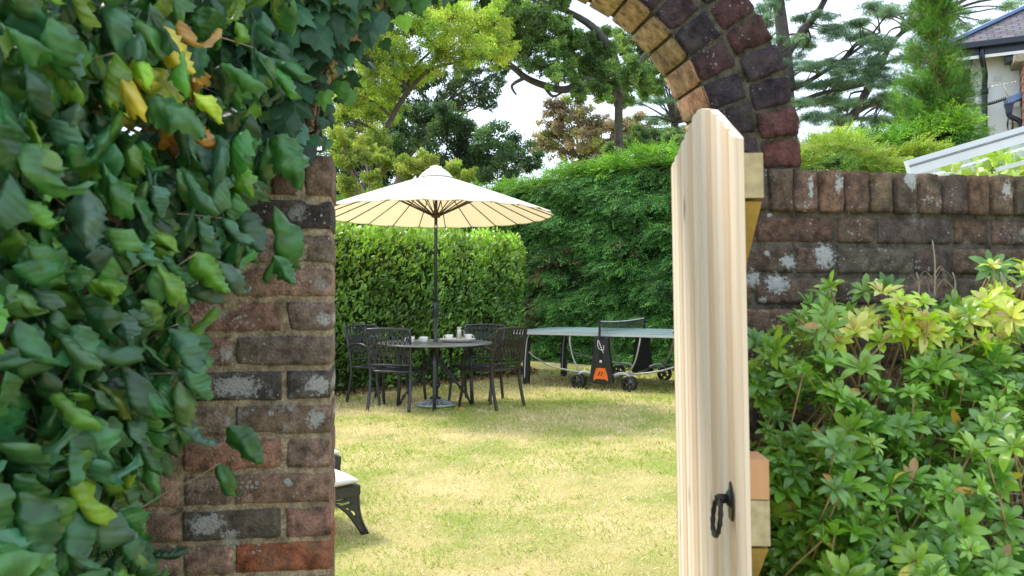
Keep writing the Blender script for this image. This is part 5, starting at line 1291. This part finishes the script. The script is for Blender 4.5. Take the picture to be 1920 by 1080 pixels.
for x, y, z in vs:
    k = (1 - .06 * max(0, z)); e = (abs(x) ** 6 + abs(y) ** 6); th = .032 * (1 - .45 * min(1, e * .5)); o_v.append((x * .265 * (1 - .03 * z * z) * k, y * .265 * (1 - .03 * z * z) * k, .363 + z * th + .006 * noise.noise(Vector((x * 2, y * 2, 1)))))
mb.add(o_v, F, True); mb.build('cushion', M['cushion'], fs)

fs['group'] = 'footstools by the brick pier'
o = copy_tree(fs); o.location = (-1.43, 4.98, 0); tag(o, 'second footstool farther back, only a cushion corner showing past the left brick pier', 'footstool', 'footstools by the brick pier')

# ------------------------------------------------------------------ house
hs = empty('house', (8.10, 14.0, 0)); tag(hs, 'white rendered house with a slate hipped roof and black gutters at the right edge', 'house')
HX = 8.10; HY = 14.0; EZ = 5.42
mb = MB(); mb.box((HX, HY, 0), (HX + 8, HY + 9, EZ)); mb.box((HX + .32, HY - .0, 0), (HX + .33, HY + .01, .1)); mb.build('wall', M['render_wall'], hs, world=True)
mb = MB(); mb.box((HX + .68, HY - .55, 0), (HX + 1.6, HY + .0 - .003, 5.12)); 
mbk = mb
def bricks_face(): 
    m, n, l, b = new_mat('red_brick_wall'); t = n.new('ShaderNodeTexCoord'); mp = n.new('ShaderNodeMapping'); mp.inputs['Rotation'].default_value = (math.pi / 2, 0, 0)
    br = n.new('ShaderNodeTexBrick'); br.inputs['Scale'].default_value = 1; br.inputs['Brick Width'].default_value = .225; br.inputs['Row Height'].default_value = .075; br.inputs['Mortar Size'].default_value = .006
    br.inputs['Color1'].default_value = (.36, .11, .05, 1); br.inputs['Color2'].default_value = (.24, .07, .04, 1); br.inputs['Mortar'].default_value = (.35, .30, .25, 1)
    l.new(t.outputs['Object'], mp.inputs[0]); l.new(mp.outputs[0], br.inputs['Vector']); l.new(br.outputs['Color'], b.inputs['Base Color']); b.inputs['Roughness'].default_value = .9
    return m
M['red_brick'] = bricks_face()
mb.build('chimney_breast', M['red_brick'], hs, world=True)
mb = MB(); mb.box((HX + .55, HY - .62, 5.125), (HX + 1.7, HY - .004, 5.25)); mb.build('stone_cap', M['stone'], hs, world=True)
# roof: hip rising to the right and away
e0 = Vector((HX - .35, HY - .35, EZ + .18)); e0 -= Vector((.12, 0, 0)); A = e0; B = Vector((HX + 8.4, HY - .35, EZ + .18)); C = Vector((HX + 8.4, HY + 9.4, EZ + .18)); D = Vector((HX - .35, HY + 9.4, EZ + .18)); t1 = Vector((HX + 4.0, HY + 4.0, EZ + 3.1)); t2 = Vector((HX + 4.0, HY + 5.0, EZ + 3.1))
me = bpy.data.meshes.new('roof'); vv = [A, B, t1, A, D, t2, t1, B, C, t2, t1, C, D, t2]
me.from_pydata([tuple(p) for p in vv], [], [(0, 1, 2), (3, 6, 5, 4), (7, 8, 9, 10), (11, 12, 13)])
uvl = me.uv_layers.new(name='uv'); 
for pol in me.polygons:
    nrm = pol.normal; hx_ = Vector((0, 0, 1)).cross(nrm).normalized(); vy_ = nrm.cross(hx_)
    for li in pol.loop_indices: co = me.vertices[me.loops[li].vertex_index].co; uvl.data[li].uv = (co.dot(hx_), co.dot(vy_))
rf = link('roof', me, M['slate'], hs, True)
mb = MB()
mb.bar(A + Vector((0, 0, .03)), t1 + Vector((0, 0, .03)), .16, .05); mb.build('hip_flashing', M['blue_flash'], rf)
mb = MB(); mb.bar(A + Vector((-.06, -.05, -.06)), B + Vector((0, -.05, -.06)), .12, .09); mb.bar(A + Vector((-.05, 0, -.062)), D + Vector((-.05, 0, -.062)), .12, .09); mb.box((HX - .33, HY - .33, EZ - .06), (HX + 8.3, HY - .28, EZ + .085)); mb.box((HX - .32, HY - .28, EZ - .02), (HX + 8.3, HY + .0, EZ + .0 - .002)); mb.box((HX - .33, HY - .28, EZ - .06), (HX - .28, HY + 9, EZ + .085)); mb.build('gutter', M['black_paint'], hs, world=True)
mb = MB(); mb.bar((HX - .30, HY - .345, EZ - .075), (HX + 8.2, HY - .345, EZ - .075), .02, .05); mb.build('fascia', M['render_wall'], hs, world=True)
for k in range(8):
    mb = MB(); mb.box((HX - .16 + k * .62, HY - .30, EZ - .19), (HX + .0 + k * .62 - .02, HY - .03, EZ - .065)); mb.build('eaves_bracket', M['black_paint'], hs, world=True)
mb = MB(); x = HX + .11
mb.tube(spline([(x, HY - .36, EZ + .05), (x, HY - .36, EZ - .12), (x + .05, HY - .2, EZ - .35), (x + .05, HY - .07, EZ - .5), (x + .05, HY - .07, EZ - .7)], 4) + [Vector((x + .05, HY - .07, 0))], .045, 12)
for z in (EZ - .62, EZ - 1.6, 2.6): mb.lathe([(.045, z - .05), (.06, z - .045), (.06, z + .045), (.045, z + .05)], 12, c=(x + .05, HY - .07, 0))
mb.build('downpipe', M['black_paint'], hs, world=True)
mb = MB(); mb.box((HX + .30, HY - .02, 4.98), (HX + .42, HY - .003, 5.06)); mb.build('air_vent', M['upvc'], hs, world=True)
# porch roof end, hopper and pipe
def hb(px, py, Y=13.5): return Vector((8.10, 14.0, 0)) + Matrix.Rotation(rad(27), 3, 'Z') @ (at(px, py, Y) - Vector((8.10, 14.0, 0)))
mb = MB(); mb.bar(hb(1886, 192, 13.5), hb(1990, 150, 13.2), .25, .10); mb.build('porch_roof', M['blue_flash'], hs, world=True)
mb = MB(); a = hb(1893, 200, 13.6); mb.box((a.x, a.y, a.z - .26), (a.x + 1.2, a.y + .2, a.z - .01)); mb.build('porch_side', M['render_wall'], hs, world=True)
mb = MB(); a = hb(1882, 196, 13.5); ay_ = a.y
mb.prism([(0, 0), (.15, 0), (.125, -.10), (.12, -.16), (.03, -.16), (.025, -.10)], -.06, .06, lambda u, v, t: (a.x + u, ay_ + t, a.z + v))
mb.tube(spline([(a.x + .075, ay_, a.z - .15), (a.x + .09, ay_, a.z - .21), (a.x + .22, ay_, a.z - .30), (a.x + .25, ay_, a.z - .38)], 4) + [Vector((a.x + .25, ay_, 1.5))], .042, 10); mb.build('rain_hopper', M['black_paint'], hs, world=True)
hb = at; an = empty('tv_aerial', hb(1893, 185, 13.0)); tag(an, 'small slatted television aerial and twisted cable beside the house downpipe', 'aerial')
mb = MB(); mb.tube([hb(1881, 158, 13), hb(1892, 184, 13)], .012, 6); mb.tube([hb(1856, 163, 13), hb(1905, 153, 13)], .006, 5)
for k in range(7): p = hb(1860 + k * 7, 162 - k * 1.4, 13); mb.tube([p + Vector((0, -.07, -.01)), p + Vector((0, .07, .01))], .004, 4)
mb.build('antenna_rods', M['steel'], an, world=True)
mb = MB(); p0 = hb(1810, 198, 12.9); p1 = hb(1886, 184, 13.1)
for s_ in (0, math.pi): mb.tube([p0.lerp(p1, t) + Vector((0, .02 * math.sin(t * 70 + s_), .022 * math.cos(t * 70 + s_) - .10 * math.sin(math.pi * t) * .4)) for t in [k / 90 for k in range(91)]], .009, 5)
for k in range(3): mb.tube([hb(1893 + 5 * math.cos(q) + k, 232 + 14 * math.sin(q) + k * 2, 13.05) for q in [2 * math.pi * j / 14 for j in range(14)]], .006, 4, closed=True)
mb.build('cable', M['black_iron'], an, world=True)

hs.rotation_euler = (0, 0, rad(-27))

# ------------------------------------------------------------------ glazed lean-to roof showing over the right wall
gh = empty('greenhouse', (3.2, 5.2, 0)); tag(gh, 'pale framed greenhouse with a sloping glazed roof behind the right brick wall', 'greenhouse')
YG = 5.0; a = at(1702, 316, YG); b_ = at(2080, 205, YG); GD = 2.2
ln = (b_ - a); 
for k in range(4):
    dy = k * GD / 3; mb = MB(); mb.bar(a + Vector((dy * .6, dy, 0)), b_ + Vector((dy * .6, dy, 0)), .05, .10 if k == 0 else .05)
    rr_ = mb.build('rafter', M['upvc'], gh, world=True)
    if k == 0:
        up_ = Vector((-ln.z, 0, ln.x)).normalized(); mb = MB()
        mb.bar(a + Vector((0, -.027, 0)) + up_ * .006, b_ + Vector((0, -.027, 0)) + up_ * .006, .004, .004); mb.bar(a + Vector((0, -.027, 0)) + up_ * .014, b_ + Vector((0, -.027, 0)) + up_ * .014, .004, .003); mb.build('seal_line', M['upvc_line'], rr_)
mb = MB(); mb.bar((a.x + .02, YG + .02, a.z - .055), (a.x + GD * .6, YG + GD, a.z - .055), .05, .025); mb.box((a.x, YG - .02, a.z - .10), (b_.x, YG + .02, a.z - .062)); mb.build('eaves_beam', M['upvc'], gh, world=True)
mb = MB(); mb.box((b_.x - .03, YG - .03, 0), (b_.x + .03, YG + .03, b_.z)); mb.box((b_.x - .03, YG + GD - .03, 0), (b_.x + .03, YG + GD + .03, b_.z)); mb.box((a.x - .02, YG - .02, 0), (a.x + .02, YG + .02, a.z - .1)); mb.box((a.x + GD * .6 - .02, YG + GD - .02, 0), (a.x + GD * .6 + .02, YG + GD + .02, a.z - .1)); mb.build('corner_post', M['upvc'], gh, world=True)
mb = MB(); mb.add([a + Vector((0, .03, .03)), b_ + Vector((0, .03, .03)), b_ + Vector((GD * .6, GD, .03)), a + Vector((GD * .6, GD, .03))], [(0, 1, 2, 3)]); mb.build('roof_glass', M['glass'], gh, world=True)
mb = MB(); mb.bar(at(1870, 318, YG + .3), at(1990, 285, YG + .3), .03, .03); mb.build('glazing_bar', M['upvc'], gh, world=True)
vn = empty('vine', (3.9, 5.9, 0)); tag(vn, 'bright yellow-green vine leaves under the greenhouse roof', 'vine')
P = [at(R.uniform(1770, 2050), R.uniform(270, 345), R.uniform(5.3, 6.6)) for _ in range(420)]
P = [p for p in P if p.z < a.z + (p.x - a.x) * ln.z / ln.x - .06]; q = len(P)
scatter('foliage', IVY, P, rvec(q) + np.array([0, 0, -.6]), rvec(q) * .6 + np.array([0, -.6, .6]), NR.uniform(.06, .11, q), pick_cols(q, [(.36, .50, .08), (.30, .46, .06), (.44, .54, .14)]), M['leaf_shrub'], vn)
mb = MB()
for k in range(10): mb.tube(spline([(3.9 + R.uniform(-.05, .05), 5.9, 0), (3.9 + R.uniform(-.3, .3), 5.9, 1.0), R.choice(P)], 5), [.012] * 6 + [.005] * 5, 5)
mb.build('stem', M['bark'], vn, world=True)
for o in list(COL.objects):
    if o.type == 'MESH' and o.parent is None and 'kind' not in o and 'label' not in o: print('UNTAGGED', o.name)
